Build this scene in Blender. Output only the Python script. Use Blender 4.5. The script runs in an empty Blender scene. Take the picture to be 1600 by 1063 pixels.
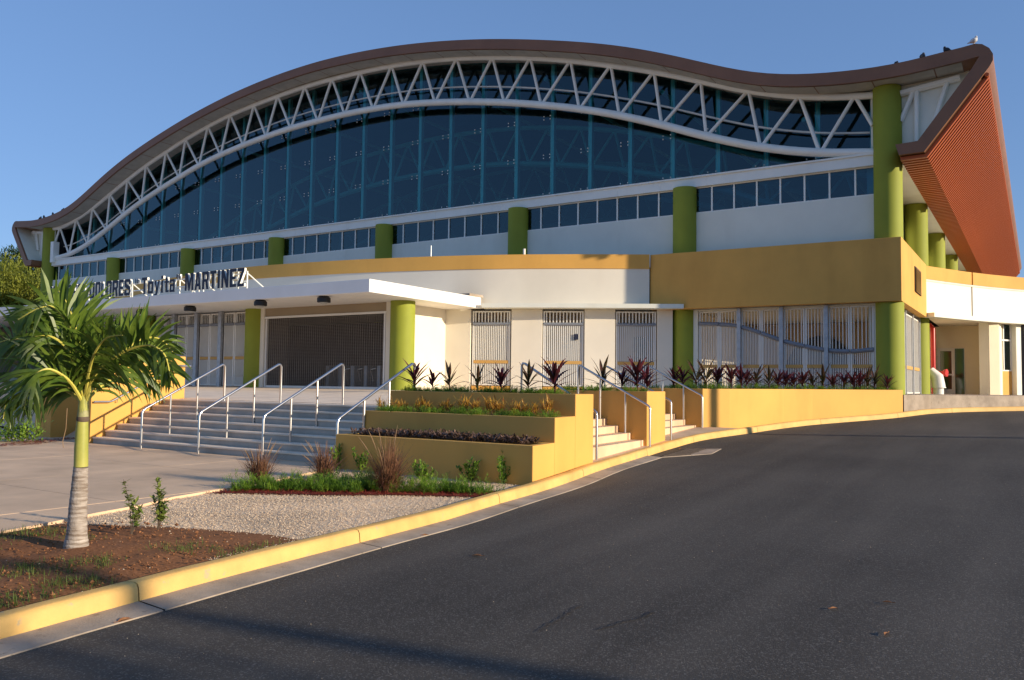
import bpy, bmesh, math, random
import numpy as np
from mathutils import Matrix, Vector, noise
from mathutils.geometry import tessellate_polygon
random.seed(7); rng = random.Random(11)
S = bpy.context.scene; COL = S.collection
PI = math.pi

# ------------------------------------------------------------------ camera
CAMZ = 1.65; FPX = 1285.5; YAW, PITCH, ROLL = .5693, .0544, -.0135
def _axes():
    cy, sy = math.cos(YAW), math.sin(YAW)
    fwd = Vector((-sy*math.cos(PITCH), cy*math.cos(PITCH), math.sin(PITCH)))
    right = Vector((cy, sy, 0)); down = fwd.cross(right)
    r = math.cos(ROLL)*right + math.sin(ROLL)*down
    d = -math.sin(ROLL)*right + math.cos(ROLL)*down
    return r, d, fwd
CR, CD, CF = _axes()
cd = bpy.data.cameras.new('camera'); cam = bpy.data.objects.new('camera', cd); COL.objects.link(cam)
cd.sensor_fit = 'HORIZONTAL'; cd.sensor_width = 36; cd.lens = FPX/1600*36
cd.clip_start = .1; cd.clip_end = 5000
m = Matrix.Identity(4)
for i in range(3):
    m[i][0] = CR[i]; m[i][1] = -CD[i]; m[i][2] = -CF[i]
m[0][3], m[1][3], m[2][3] = 0, 0, CAMZ
cam.matrix_world = m; S.camera = cam

# ------------------------------------------------------------------ sky, sun, exposure
SUN_EL = math.radians(13.5); SUN_ROT = math.radians(84.3)
w = bpy.data.worlds.new('World'); S.world = w; w.use_nodes = True
nt = w.node_tree; nt.nodes.clear()
sky = nt.nodes.new('ShaderNodeTexSky'); sky.sky_type = 'NISHITA'; sky.sun_disc = False
sky.sun_elevation = SUN_EL; sky.sun_rotation = SUN_ROT
sky.air_density = 1.0; sky.dust_density = .0; sky.ozone_density = 2.0
bgn = nt.nodes.new('ShaderNodeBackground'); bgn.inputs[1].default_value = .15
won = nt.nodes.new('ShaderNodeOutputWorld')
gm = nt.nodes.new('ShaderNodeGamma'); gm.inputs[1].default_value = .52
tn = nt.nodes.new('ShaderNodeMixRGB'); tn.blend_type = 'MULTIPLY'; tn.inputs[0].default_value = 1; tn.inputs[2].default_value = (.80, 1.13, 1.74, 1)
nt.links.new(sky.outputs[0], gm.inputs[0]); nt.links.new(gm.outputs[0], tn.inputs[1]); nt.links.new(tn.outputs[0], bgn.inputs[0]); nt.links.new(bgn.outputs[0], won.inputs[0])
SD = Vector((math.sin(SUN_ROT)*math.cos(SUN_EL), math.cos(SUN_ROT)*math.cos(SUN_EL), math.sin(SUN_EL)))
sl = bpy.data.lights.new('sun', 'SUN'); sl.energy = 5.0; sl.angle = math.radians(.55); sl.color = (1, .845, .635)
so = bpy.data.objects.new('sun', sl); COL.objects.link(so)
so.rotation_euler = SD.to_track_quat('Z', 'Y').to_euler(); so.location = (40, 0, 30)
S.view_settings.view_transform = 'Standard'; S.view_settings.look = 'None'
S.view_settings.exposure = .3; S.view_settings.gamma = 1; S.view_settings.use_curve_mapping = False
try:
    S.cycles.max_bounces = 8; S.cycles.transparent_max_bounces = 12; S.cycles.caustics_reflective = False
    S.cycles.use_denoising = True
except Exception: pass

# ------------------------------------------------------------------ picture -> place (surveying helpers)
def ray(x, y): return CR*((x-800)/FPX) + CD*((y-531.5)/FPX) + CF
def atY(x, y, Y):
    r = ray(x, y); p = r*(Y/r.y); return Vector((p.x, p.y, p.z+CAMZ))
def atX(x, y, X):
    r = ray(x, y); p = r*(X/r.x); return Vector((p.x, p.y, p.z+CAMZ))
def atZ(x, y, Z):
    r = ray(x, y); p = r*((Z-CAMZ)/r.z); return Vector((p.x, p.y, p.z+CAMZ))
def ix(px, Y, y=500): return atY(px, y, Y).x
GY = [-30, 8, 10.5, 13, 17, 21, 25, 29, 33, 40, 80]; GZ = [0, 0, .05, .14, .30, .47, .66, .89, 1.02, 1.1, 1.2]
def gz(Y): return float(np.interp(Y, GY, GZ))
def atG(x, y, off=0):
    r = ray(x, y); lo, hi = .5, 200
    for _ in range(50):
        md = (lo+hi)/2
        if r.z*md+CAMZ-(gz(r.y*md)+off) > 0: lo = md
        else: hi = md
    p = r*lo; return Vector((p.x, p.y, p.z+CAMZ))

# ------------------------------------------------------------------ materials
def mat(name, col, rough=.6, var=.12, scale=1.5, bump=0, bscale=40, metal=0, spec=.4, dirt=0, col2=None, detail=6, stretch=None, chip=None):
    M = bpy.data.materials.new(name); M.use_nodes = True
    t = M.node_tree; N = t.nodes; L = t.links; b = N['Principled BSDF']
    b.inputs['Roughness'].default_value = rough; b.inputs['Metallic'].default_value = metal
    b.inputs['Specular IOR Level'].default_value = spec
    tc = N.new('ShaderNodeTexCoord'); co = tc.outputs['Object']
    if stretch:
        mp = N.new('ShaderNodeMapping'); mp.inputs['Scale'].default_value = stretch; L.new(co, mp.inputs[0]); co = mp.outputs[0]
    nz = N.new('ShaderNodeTexNoise'); nz.inputs['Scale'].default_value = scale; nz.inputs['Detail'].default_value = detail
    nz.inputs['Roughness'].default_value = .6; L.new(co, nz.inputs['Vector'])
    rp = N.new('ShaderNodeValToRGB'); e = rp.color_ramp.elements
    c1 = [max(0, c*(1-var)) for c in col]; c2 = list(col2) if col2 else [min(1, c*(1+var)) for c in col]
    e[0].position = .3; e[1].position = .7; e[0].color = (*c1, 1); e[1].color = (*c2, 1)
    L.new(nz.outputs['Fac'], rp.inputs[0]); out = rp.outputs[0]
    if dirt:
        n2 = N.new('ShaderNodeTexNoise'); n2.inputs['Scale'].default_value = .7; n2.inputs['Detail'].default_value = 8
        mp2 = N.new('ShaderNodeMapping'); mp2.inputs['Scale'].default_value = (1.5, 1.5, .35)
        L.new(tc.outputs['Object'], mp2.inputs[0]); L.new(mp2.outputs[0], n2.inputs['Vector'])
        r2 = N.new('ShaderNodeMapRange'); r2.inputs[1].default_value = .5; r2.inputs[2].default_value = .8
        r2.inputs[3].default_value = 0; r2.inputs[4].default_value = dirt
        L.new(n2.outputs['Fac'], r2.inputs[0])
        mx = N.new('ShaderNodeMixRGB'); mx.blend_type = 'MULTIPLY'; mx.inputs[2].default_value = (.62, .57, .5, 1)
        L.new(r2.outputs[0], mx.inputs[0]); L.new(out, mx.inputs[1]); out = mx.outputs[0]
    if chip:
        n6 = N.new('ShaderNodeTexNoise'); n6.inputs['Scale'].default_value = 7; n6.inputs['Detail'].default_value = 9; n6.inputs['Roughness'].default_value = .72
        L.new(tc.outputs['Object'], n6.inputs['Vector']); r6 = N.new('ShaderNodeMapRange'); r6.inputs[1].default_value = .60; r6.inputs[2].default_value = .66; r6.inputs[4].default_value = .85
        L.new(n6.outputs['Fac'], r6.inputs[0]); m6 = N.new('ShaderNodeMixRGB'); m6.inputs[2].default_value = (*chip, 1)
        L.new(r6.outputs[0], m6.inputs[0]); L.new(out, m6.inputs[1]); out = m6.outputs[0]
    L.new(out, b.inputs['Base Color'])
    if bump:
        n3 = N.new('ShaderNodeTexNoise'); n3.inputs['Scale'].default_value = bscale; n3.inputs['Detail'].default_value = 5
        L.new(tc.outputs['Object'], n3.inputs['Vector'])
        bp = N.new('ShaderNodeBump'); bp.inputs['Strength'].default_value = bump; bp.inputs['Distance'].default_value = .01
        L.new(n3.outputs['Fac'], bp.inputs['Height']); L.new(bp.outputs[0], b.inputs['Normal'])
    return M

def leafmat(name, c1, c2, rough=.45, trans=.25, scale=9):
    M = bpy.data.materials.new(name); M.use_nodes = True
    t = M.node_tree; N = t.nodes; L = t.links; b = N['Principled BSDF']; o = N['Material Output']
    b.inputs['Roughness'].default_value = rough; b.inputs['Specular IOR Level'].default_value = .35
    tc = N.new('ShaderNodeTexCoord'); nz = N.new('ShaderNodeTexNoise'); nz.inputs['Scale'].default_value = scale
    nz.inputs['Detail'].default_value = 3
    L.new(tc.outputs['Object'], nz.inputs['Vector'])
    rp = N.new('ShaderNodeValToRGB'); rp.color_ramp.elements[0].position = .32; rp.color_ramp.elements[1].position = .68
    rp.color_ramp.elements[0].color = (*c1, 1); rp.color_ramp.elements[1].color = (*c2, 1)
    L.new(nz.outputs['Fac'], rp.inputs[0]); L.new(rp.outputs[0], b.inputs['Base Color'])
    tr = N.new('ShaderNodeBsdfTranslucent'); L.new(rp.outputs[0], tr.inputs[0])
    mx = N.new('ShaderNodeMixShader'); mx.inputs[0].default_value = trans
    L.new(b.outputs[0], mx.inputs[1]); L.new(tr.outputs[0], mx.inputs[2]); L.new(mx.outputs[0], o.inputs[0])
    return M

def glassmat(name, tint, rough=.015, ior=1.6):
    M = bpy.data.materials.new(name); M.use_nodes = True
    t = M.node_tree; N = t.nodes; L = t.links; N.remove(N['Principled BSDF']); o = N['Material Output']
    tr = N.new('ShaderNodeBsdfTransparent'); tr.inputs[0].default_value = (*tint, 1)
    gl = N.new('ShaderNodeBsdfGlossy'); gl.inputs['Roughness'].default_value = rough; gl.inputs[0].default_value = (.62, .88, 1, 1)
    fr = N.new('ShaderNodeFresnel'); fr.inputs[0].default_value = ior
    mx = N.new('ShaderNodeMixShader')
    L.new(fr.outputs[0], mx.inputs[0]); L.new(tr.outputs[0], mx.inputs[1]); L.new(gl.outputs[0], mx.inputs[2])
    L.new(mx.outputs[0], o.inputs[0])
    return M

MT = {}
MT['white'] = mat('white_paint', (.79, .79, .69), .55, .05, .6, .05, 60, dirt=.28)
MT['steel_white'] = mat('white_steel_paint', (.87, .87, .80), .4, .05, 1, 0, dirt=.15)
MT['cream'] = mat('cream_plaster', (.78, .72, .60), .75, .05, .5, .12, 70, dirt=.15)
MT['ochre'] = mat('ochre_plaster', (.71, .385, .088), .75, .07, .7, .18, 80, dirt=.36)
MT['green'] = mat('green_plaster', (.275, .31, .03), .7, .08, .8, .15, 60, dirt=.35)
MT['brown'] = mat('brown_metal', (.25, .12, .066), .5, .10, .8, 0, dirt=.2)
MT['slat'] = mat('orange_slat', (.47, .11, .028), .45, .10, .9, 0)
MT['slatback'] = mat('slat_backing', (.10, .035, .012), .8, .1, 1)
MT['soffit'] = mat('grey_soffit', (.44, .42, .37), .7, .14, 2, .2, 30)
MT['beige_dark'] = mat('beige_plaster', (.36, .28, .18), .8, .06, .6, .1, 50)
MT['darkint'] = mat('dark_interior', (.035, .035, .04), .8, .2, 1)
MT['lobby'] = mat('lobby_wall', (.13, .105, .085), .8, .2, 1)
MT['steel'] = mat('stainless_steel', (.62, .60, .58), .28, .05, 5, 0, metal=1)
MT['galv'] = mat('galvanised_steel', (.42, .44, .47), .45, .15, 6, 0, metal=.6)
MT['gate'] = mat('gate_white_paint', (.80, .78, .72), .45, .04, 2)
MT['gatepipe'] = mat('grey_pipe_paint', (.22, .24, .28), .4, .06, 2)
MT['band'] = mat('ochre_band', (.58, .34, .10), .6, .06, 2)
MT['navy'] = mat('navy_letter', (.018, .022, .045), .5, .1, 3)
MT['black'] = mat('black_metal', (.015, .015, .016), .5, .1, 3)
MT['lens'] = mat('lamp_lens', (.45, .45, .42), .3, .05, 3)
MT['red'] = mat('red_enamel', (.50, .025, .018), .35, .1, 4)
MT['conc'] = mat('plaza_concrete', (.70, .49, .31), .8, .16, .9, .25, 90, dirt=.35)
MT['terr'] = mat('terrace_concrete', (.90, .72, .54), .7, .12, 1.5, .2, 90, dirt=.25)
MT['white2'] = mat('bright_white_paint', (.88, .86, .82), .5, .04, .6, .05, 60, dirt=.12)
MT['sheath'] = mat('leaf_sheath', (.30, .32, .10), .6, .3, 12, col2=(.46, .42, .22))
MT['step'] = mat('step_concrete', (.46, .41, .35), .8, .18, 1.6, .3, 70, dirt=.45)
MT['kerb'] = mat('yellow_kerb_paint', (.73, .45, .14), .65, .13, 3, .35, 45, dirt=.5, chip=(.46, .36, .22))
MT['gutter'] = mat('gutter_concrete', (.38, .31, .24), .85, .25, 2.5, .4, 60, dirt=.6, chip=(.20, .16, .12))
MT['trunk'] = mat('palm_bark', (.22, .15, .10), .85, .35, 1.4, .7, 45, col2=(.52, .46, .40), stretch=(4, 4, 38))
MT['bark'] = mat('tree_bark', (.12, .085, .06), .9, .3, 8, .5, 30)
MT['shaft'] = mat('palm_crownshaft', (.36, .38, .07), .5, .14, 2.5, col2=(.54, .49, .12), dirt=.3)
MT['rachis'] = mat('frond_rachis', (.60, .53, .10), .5, .15, 6)
MT['palm'] = leafmat('palm_leaf', (.05, .105, .014), (.19, .27, .036), .36, .32, 6)
MT['cordy'] = leafmat('cordyline_leaf', (.035, .012, .014), (.16, .028, .040), .35, .25, 5)
MT['cordy_g'] = leafmat('cordyline_green', (.03, .045, .012), (.14, .05, .035), .35, .25, 5)
MT['croton'] = leafmat('croton_leaf', (.26, .07, .02), (.72, .46, .07), .45, .3, 16)
MT['fern'] = leafmat('fern_leaf', (.06, .15, .012), (.27, .42, .04), .55, .3, 4)
MT['shrub'] = leafmat('shrub_leaf', (.08, .18, .016), (.28, .42, .05), .45, .25, 6)
MT['sap'] = leafmat('sapling_leaf', (.07, .13, .02), (.34, .40, .09), .5, .3, 8)
MT['grassp'] = leafmat('fountain_grass', (.11, .048, .03), (.31, .155, .08), .6, .2, 9)
MT['plume'] = leafmat('grass_plume', (.36, .22, .13), (.48, .32, .18), .8, .3, 6)
MT['darkleaf'] = leafmat('dark_groundcover', (.030, .022, .016), (.20, .12, .09), .4, .12, 10)
MT['grass'] = leafmat('grass_blade', (.055, .10, .014), (.15, .19, .04), .6, .25, 3)
MT['mulch'] = mat('red_mulch', (.24, .03, .014), .85, .4, 20, .3, 60)
MT['dry'] = leafmat('dry_leaf', (.24, .09, .03), (.42, .20, .08), .7, .1, 20)
MT['tree_l'] = leafmat('tree_leaf_light', (.15, .19, .025), (.36, .38, .06), .5, .3, .8)
MT['tree_d'] = leafmat('tree_leaf_dark', (.022, .055, .012), (.06, .11, .02), .5, .2, .8)
MT['soilbed'] = mat('bed_soil', (.09, .05, .03), .95, .3, 12, .6, 60)
MT['glass'] = glassmat('blue_glass', (.22, .80, .86), ior=1.75)
MT['glassw'] = glassmat('ribbon_glass', (.16, .46, .66), ior=1.8)
MT['glassd'] = glassmat('door_glass', (.10, .13, .12), ior=1.5)
MT['mullion'] = mat('mullion_paint', (.90, .92, .90), .4, .05, 1)
MT['intr'] = mat('interior_steel_paint', (.66, .67, .66), .6, .1, 1)
MT['innerw'] = mat('inner_beige', (.60, .46, .30), .8, .08, .6)
MT['grl'] = mat('bronze_grille', (.42, .36, .30), .5, .1, 3)
MT['dgreen'] = mat('green_tinted_glass', (.03, .07, .025), .06, .3, .8, spec=.6)
MT['rec_bounce'] = mat('recess_bounce_cream', (.86, .74, .52), .75, .05, .6, .1, 60)  # lighter cream for the recess, bounced light put into its colour
MT['wood'] = mat('pole_wood', (.16, .11, .075), .9, .2, 6, .4, 30)
MT['pvc'] = mat('white_pipe_wrap', (.75, .73, .68), .5, .05, 3, .3, 20)
MT['bird_d'] = mat('dark_feather', (.02, .02, .025), .5, .2, 20)
MT['bird_w'] = mat('pale_feather', (.55, .55, .55), .6, .2, 20)
MT['pebble'] = mat('gravel_stone', (.66, .46, .29), .85, .3, 30, 0, col2=(.93, .76, .55), detail=2)
MT['drain'] = mat('iron_grate', (.10, .075, .055), .7, .3, 12, metal=.3)

def ground_mats():
    # asphalt: dark binder, pale stone specks, slow patches
    M = bpy.data.materials.new('asphalt'); M.use_nodes = True; t = M.node_tree; N = t.nodes; L = t.links; b = N['Principled BSDF']
    tc = N.new('ShaderNodeTexCoord').outputs['Object']
    n1 = N.new('ShaderNodeTexNoise'); n1.inputs['Scale'].default_value = .28; n1.inputs['Detail'].default_value = 7; L.new(tc, n1.inputs['Vector'])
    mp = N.new('ShaderNodeMapping'); mp.inputs['Rotation'].default_value = (0, 0, .5); mp.inputs['Scale'].default_value = (1.3, .12, 1); L.new(tc, mp.inputs[0])
    n4 = N.new('ShaderNodeTexNoise'); n4.inputs['Scale'].default_value = 1; n4.inputs['Detail'].default_value = 4; L.new(mp.outputs[0], n4.inputs['Vector'])
    r1 = N.new('ShaderNodeValToRGB'); r1.color_ramp.elements[0].position = .33; r1.color_ramp.elements[1].position = .70
    r1.color_ramp.elements[0].color = (.032, .028, .024, 1); r1.color_ramp.elements[1].color = (.112, .096, .078, 1)
    ad = N.new('ShaderNodeMath'); ad.operation = 'ADD'; mu = N.new('ShaderNodeMath'); mu.operation = 'MULTIPLY'; mu.inputs[1].default_value = .5
    L.new(n1.outputs['Fac'], ad.inputs[0]); L.new(n4.outputs['Fac'], ad.inputs[1]); L.new(ad.outputs[0], mu.inputs[0]); L.new(mu.outputs[0], r1.inputs[0])
    v = N.new('ShaderNodeTexVoronoi'); v.inputs['Scale'].default_value = 110; L.new(tc, v.inputs['Vector'])
    r2 = N.new('ShaderNodeMapRange'); r2.inputs[1].default_value = .80; r2.inputs[2].default_value = .95; r2.inputs[3].default_value = 0; r2.inputs[4].default_value = .4
    sx = N.new('ShaderNodeSeparateColor'); L.new(v.outputs['Color'], sx.inputs[0]); L.new(sx.outputs[0], r2.inputs[0])
    mx = N.new('ShaderNodeMixRGB'); mx.inputs[2].default_value = (.30, .27, .235, 1); L.new(r2.outputs[0], mx.inputs[0]); L.new(r1.outputs[0], mx.inputs[1])
    L.new(mx.outputs[0], b.inputs['Base Color']); b.inputs['Roughness'].default_value = .82; b.inputs['Specular IOR Level'].default_value = .3
    n3 = N.new('ShaderNodeTexNoise'); n3.inputs['Scale'].default_value = 55; n3.inputs['Detail'].default_value = 4; L.new(tc, n3.inputs['Vector'])
    n5 = N.new('ShaderNodeTexNoise'); n5.inputs['Scale'].default_value = 160; n5.inputs['Detail'].default_value = 2; L.new(tc, n5.inputs['Vector'])
    ad2 = N.new('ShaderNodeMath'); ad2.operation = 'ADD'; L.new(n3.outputs['Fac'], ad2.inputs[0]); L.new(n5.outputs['Fac'], ad2.inputs[1])
    bp = N.new('ShaderNodeBump'); bp.inputs['Strength'].default_value = .45; bp.inputs['Distance'].default_value = .007
    L.new(ad2.outputs[0], bp.inputs['Height']); L.new(bp.outputs[0], b.inputs['Normal'])
    MT['asphalt'] = M
    def speck(name, ca, cb, cc, sc, bump, soft=False):
        M = bpy.data.materials.new(name); M.use_nodes = True; t = M.node_tree; N = t.nodes; L = t.links; b = N['Principled BSDF']
        tc = N.new('ShaderNodeTexCoord').outputs['Object']
        v = N.new('ShaderNodeTexVoronoi'); v.inputs['Scale'].default_value = sc; L.new(tc, v.inputs['Vector'])
        s = N.new('ShaderNodeSeparateColor'); L.new(v.outputs['Color'], s.inputs[0])
        r = N.new('ShaderNodeValToRGB'); r.color_ramp.elements[0].color = (*ca, 1); r.color_ramp.elements[1].color = (*cb, 1)
        k = r.color_ramp.elements.new(.5); k.color = (*cc, 1); L.new(s.outputs[0], r.inputs[0])
        n = N.new('ShaderNodeTexNoise'); n.inputs['Scale'].default_value = .9; n.inputs['Detail'].default_value = 8; L.new(tc, n.inputs['Vector'])
        r2 = N.new('ShaderNodeMapRange'); r2.inputs[1].default_value = .3; r2.inputs[2].default_value = .7; r2.inputs[3].default_value = .72; r2.inputs[4].default_value = 1.15
        L.new(n.outputs['Fac'], r2.inputs[0]); mx = N.new('ShaderNodeMixRGB'); mx.blend_type = 'MULTIPLY'; mx.inputs[0].default_value = 1
        L.new(r.outputs[0], mx.inputs[1]); L.new(r2.outputs[0], mx.inputs[2]); L.new(mx.outputs[0], b.inputs['Base Color'])
        b.inputs['Roughness'].default_value = .95; b.inputs['Specular IOR Level'].default_value = .1
        bp = N.new('ShaderNodeBump'); bp.inputs['Strength'].default_value = bump; bp.inputs['Distance'].default_value = .02
        bp.invert = True
        if soft:
            n7 = N.new('ShaderNodeTexNoise'); n7.inputs['Scale'].default_value = 38; n7.inputs['Detail'].default_value = 8; n7.inputs['Roughness'].default_value = .7
            L.new(tc, n7.inputs['Vector']); L.new(n7.outputs['Fac'], bp.inputs['Height'])
            r.color_ramp.interpolation = 'EASE'; L.new(n7.outputs['Fac'], r.inputs[0]); r.color_ramp.elements[0].position = .34; r.color_ramp.elements[2].position = .68
        else: L.new(v.outputs['Distance'], bp.inputs['Height']); L.new(bp.outputs[0], b.inputs['Normal'])
        return M
    MT['gravel'] = speck('gravel_bed', (.60, .40, .24), (.95, .78, .55), (.84, .60, .39), 75, .5)
    MT['soil'] = speck('brown_soil', (.16, .070, .032), (.45, .20, .095), (.28, .125, .056), 32, .9, True)
ground_mats()

# ------------------------------------------------------------------ mesh building
class MB:
    def __init__(s): s.v = []; s.f = []; s.m = []
    def add(s, vs, fs, mi=0):
        o = len(s.v); s.v += [tuple(v) for v in vs]
        for f in fs: s.f.append([o+i for i in f]); s.m.append(mi)
    def box(s, x0, y0, z0, x1, y1, z1, mi=0):
        s.add([(x0,y0,z0),(x1,y0,z0),(x1,y1,z0),(x0,y1,z0),(x0,y0,z1),(x1,y0,z1),(x1,y1,z1),(x0,y1,z1)],
              [(0,3,2,1),(4,5,6,7),(0,1,5,4),(1,2,6,5),(2,3,7,6),(3,0,4,7)], mi)
    def prism(s, pts, z0, z1, mi=0):
        a = sum(pts[i][0]*pts[(i+1)%len(pts)][1]-pts[(i+1)%len(pts)][0]*pts[i][1] for i in range(len(pts)))
        if a < 0: pts = pts[::-1]
        n = len(pts); zb = z0 if isinstance(z0, (list, tuple)) else [z0]*n; zt = z1 if isinstance(z1, (list, tuple)) else [z1]*n
        if a < 0: zb = list(zb)[::-1] if isinstance(z0, (list, tuple)) else zb; zt = list(zt)[::-1] if isinstance(z1, (list, tuple)) else zt
        vs = [(p[0],p[1],zb[i]) for i, p in enumerate(pts)]+[(p[0],p[1],zt[i]) for i, p in enumerate(pts)]
        fs = [tuple(range(n-1,-1,-1)), tuple(range(n,2*n))]+[(i,(i+1)%n,n+(i+1)%n,n+i) for i in range(n)]
        s.add(vs, fs, mi)
    def seg(s, A, B, t, z0, z1, mi=0, off=0):
        # upright slab between plan points A, B, thickness t towards the left of A->B starting at off
        A = Vector((A[0],A[1])); B = Vector((B[0],B[1])); d = (B-A).normalized(); n = Vector((-d.y,d.x))
        a, b, c, e = A+n*off, B+n*off, B+n*(off+t), A+n*(off+t)
        s.prism([a[:],b[:],c[:],e[:]], z0, z1, mi)
    def tube(s, path, r, n=8, mi=0, cap=True):
        path = [Vector(p) for p in path]; rs = r if isinstance(r, (list, tuple)) else [r]*len(path)
        rings = []; up = None
        for i, p in enumerate(path):
            a = path[max(0,i-1)]; b = path[min(len(path)-1,i+1)]; d = (b-a)
            d = d.normalized() if d.length > 1e-9 else Vector((0,0,1))
            if up is None:
                up = Vector((0,0,1)) if abs(d.z) < .9 else Vector((1,0,0))
            u = (up - d*up.dot(d)).normalized(); up = u; v = d.cross(u)
            rings.append([p+u*(rs[i]*math.cos(2*PI*k/n))+v*(rs[i]*math.sin(2*PI*k/n)) for k in range(n)])
        vs = [q for rg in rings for q in rg]; fs = []
        for i in range(len(path)-1):
            for k in range(n):
                fs.append((i*n+k, i*n+(k+1)%n, (i+1)*n+(k+1)%n, (i+1)*n+k))
        if cap: fs += [tuple(range(n-1,-1,-1)), tuple(range((len(path)-1)*n, len(path)*n))]
        s.add(vs, fs, mi)
    def cyl(s, x, y, z0, z1, r, n=32, mi=0): s.tube([(x,y,z0),(x,y,z1)], r, n, mi)
    def strip(s, A, B, mi=0):
        n = len(A); s.add(list(A)+list(B), [(i,i+1,n+i+1,n+i) for i in range(n-1)], mi)
    def build(s, name, mats, parent=None, smooth=False, kind=None, angle=.7):
        me = bpy.data.meshes.new(name); me.from_pydata(s.v, [], s.f)
        for k in (mats if isinstance(mats, (list, tuple)) else [mats]): me.materials.append(MT[k])
        if any(s.m): me.polygons.foreach_set('material_index', s.m)
        if smooth:
            me.polygons.foreach_set('use_smooth', [True]*len(me.polygons))
            try: me.set_sharp_from_angle(angle=angle)
            except Exception: pass
        me.update()
        return link(bpy.data.objects.new(name, me), parent, kind)
def link(o, parent=None, kind=None):
    COL.objects.link(o)
    if parent is not None:
        o.parent = parent
        r = parent
        while r.parent is not None: r = r.parent
        if r is parent: o.matrix_parent_inverse = Matrix.Translation(-parent.location)
    if kind: o['kind'] = kind
    return o
def tag(o, label, cat, group=None):
    o['label'] = label; o['category'] = cat
    if group: o['group'] = group
    return o
def thing(name, label, cat, loc=(0,0,0), group=None):
    o = bpy.data.objects.new(name, None); o.location = loc; o.empty_display_size = .2; COL.objects.link(o)
    return tag(o, label, cat, group)
def dup(root, loc, rz=0, sc=1, label=None):
    r = root.copy(); COL.objects.link(r); r.location = loc; r.rotation_euler = (0,0,rz); r.scale = (sc,sc,sc)
    if label: r['label'] = label
    for ch in root.children:
        c = ch.copy(); COL.objects.link(c); c.parent = r
        for g in ch.children:
            d = g.copy(); COL.objects.link(d); d.parent = c
    return r
def pchip(X, Y):
    X = np.array(X, float); Y = np.array(Y, float); h = np.diff(X); d = np.diff(Y)/h; mm = np.zeros(len(X))
    for i in range(1, len(X)-1):
        mm[i] = (d[i-1]*h[i]+d[i]*h[i-1])/(h[i-1]+h[i])
    mm[0] = d[0]; mm[-1] = d[-1]
    def f(x):
        i = int(min(max(np.searchsorted(X, x)-1, 0), len(h)-1)); t = (x-X[i])/h[i]
        return float((2*t**3-3*t**2+1)*Y[i]+(t**3-2*t**2+t)*h[i]*mm[i]+(-2*t**3+3*t**2)*Y[i+1]+(t**3-t**2)*h[i]*mm[i+1])
    return f
def blade(mb, p, d, L, W, droop, side=None, n=4, mi=0, tip=.08, peak=.35, fold=0):
    p = Vector(p); d = Vector(d).normalized(); st = L/n; A = []; B = []; C = []
    for i in range(n+1):
        t = i/n
        wv = W*.5*(math.sin(PI*min(1, t/peak*.5)) if t < peak else max(tip, math.cos((t-peak)/(1-peak)*PI/2)))
        wv = max(wv, W*.5*(.3 if i == 0 else tip))
        if i == n: wv = W*.5*tip
        sd = side if side is not None else Vector((-d.y, d.x, 0))
        sd = sd - d*sd.dot(d)
        sd = sd.normalized() if sd.length > 1e-6 else Vector((1,0,0))
        A.append(p-sd*wv); B.append(p+sd*wv)
        if fold: C.append(p + sd.cross(d).normalized()*(fold*wv))
        p = p+d*st
        d = (d+Vector((0,0,-droop/n))).normalized()
    if fold: mb.strip(A, C, mi); mb.strip(C, B, mi)
    else: mb.strip(A, B, mi)

# ================================================================== GROUND
mb = MB(); mb.add([(-900,-900,-.12),(900,-900,-.12),(900,900,-.12),(-900,900,-.12)], [(0,1,2,3)])
g = mb.build('ground', 'soil', kind='structure'); g['label'] = 'flat brown earth beyond the site'

kerb_px = [(0,1004),(107,974.7),(212,945.8),(306,921),(437,883.7),(562,851.8),(673.7,823.8),(778.7,793),(885.6,755.3),(933,738.5),(998,717.6),(1045,703.5),(1093.7,687),(1138.7,677.5),(1262.5,663.6),(1375,654),(1527,644.5),(1600,641)]
kp = [atG(*q) for q in kerb_px]
kp = [(p.x, p.y) for p in kp]
KX0 = kp[0][0]
kys = [-14, -6] + [p[1] for p in kp] + [38, 44]
kxs = [KX0+.15, KX0+.08] + [p[0] for p in kp] + [kp[-1][0]+2.9, kp[-1][0]+8]
# light smoothing of the surveyed line
for _ in range(2):
    kxs = [kxs[0]] + [(kxs[i-1]+2*kxs[i]+kxs[i+1])/4 for i in range(1, len(kxs)-1)] + [kxs[-1]]
KX = pchip(kys, kxs)                      # X of the kerb foot at a given Y
def rz_(x, y):                            # road surface
    k = KX(min(max(y, -14), 44)); return gz(y) + .02*max(0, min(x-k-.4, 9)) - .012*max(0, min(1, (x-k)/.4))+.012
# road grid
ys = list(np.arange(-14, 44.01, .8)); us = [-.6, .0, .15, .3, .5, .8, 1.2, 2, 3, 4.5, 6, 8, 11, 15, 20, 28]
mb = MB(); V = []
for y in ys:
    for u in us: x = KX(y)+u; V.append((x, y, rz_(x, y)-.006))
n = len(us); mb.add(V, [(j*n+i, j*n+i+1, (j+1)*n+i+1, (j+1)*n+i) for j in range(len(ys)-1) for i in range(n-1)])
rd = mb.build('road', 'asphalt', kind='structure', smooth=True); rd['label'] = 'dark worn asphalt road curving past the arena'
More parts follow.
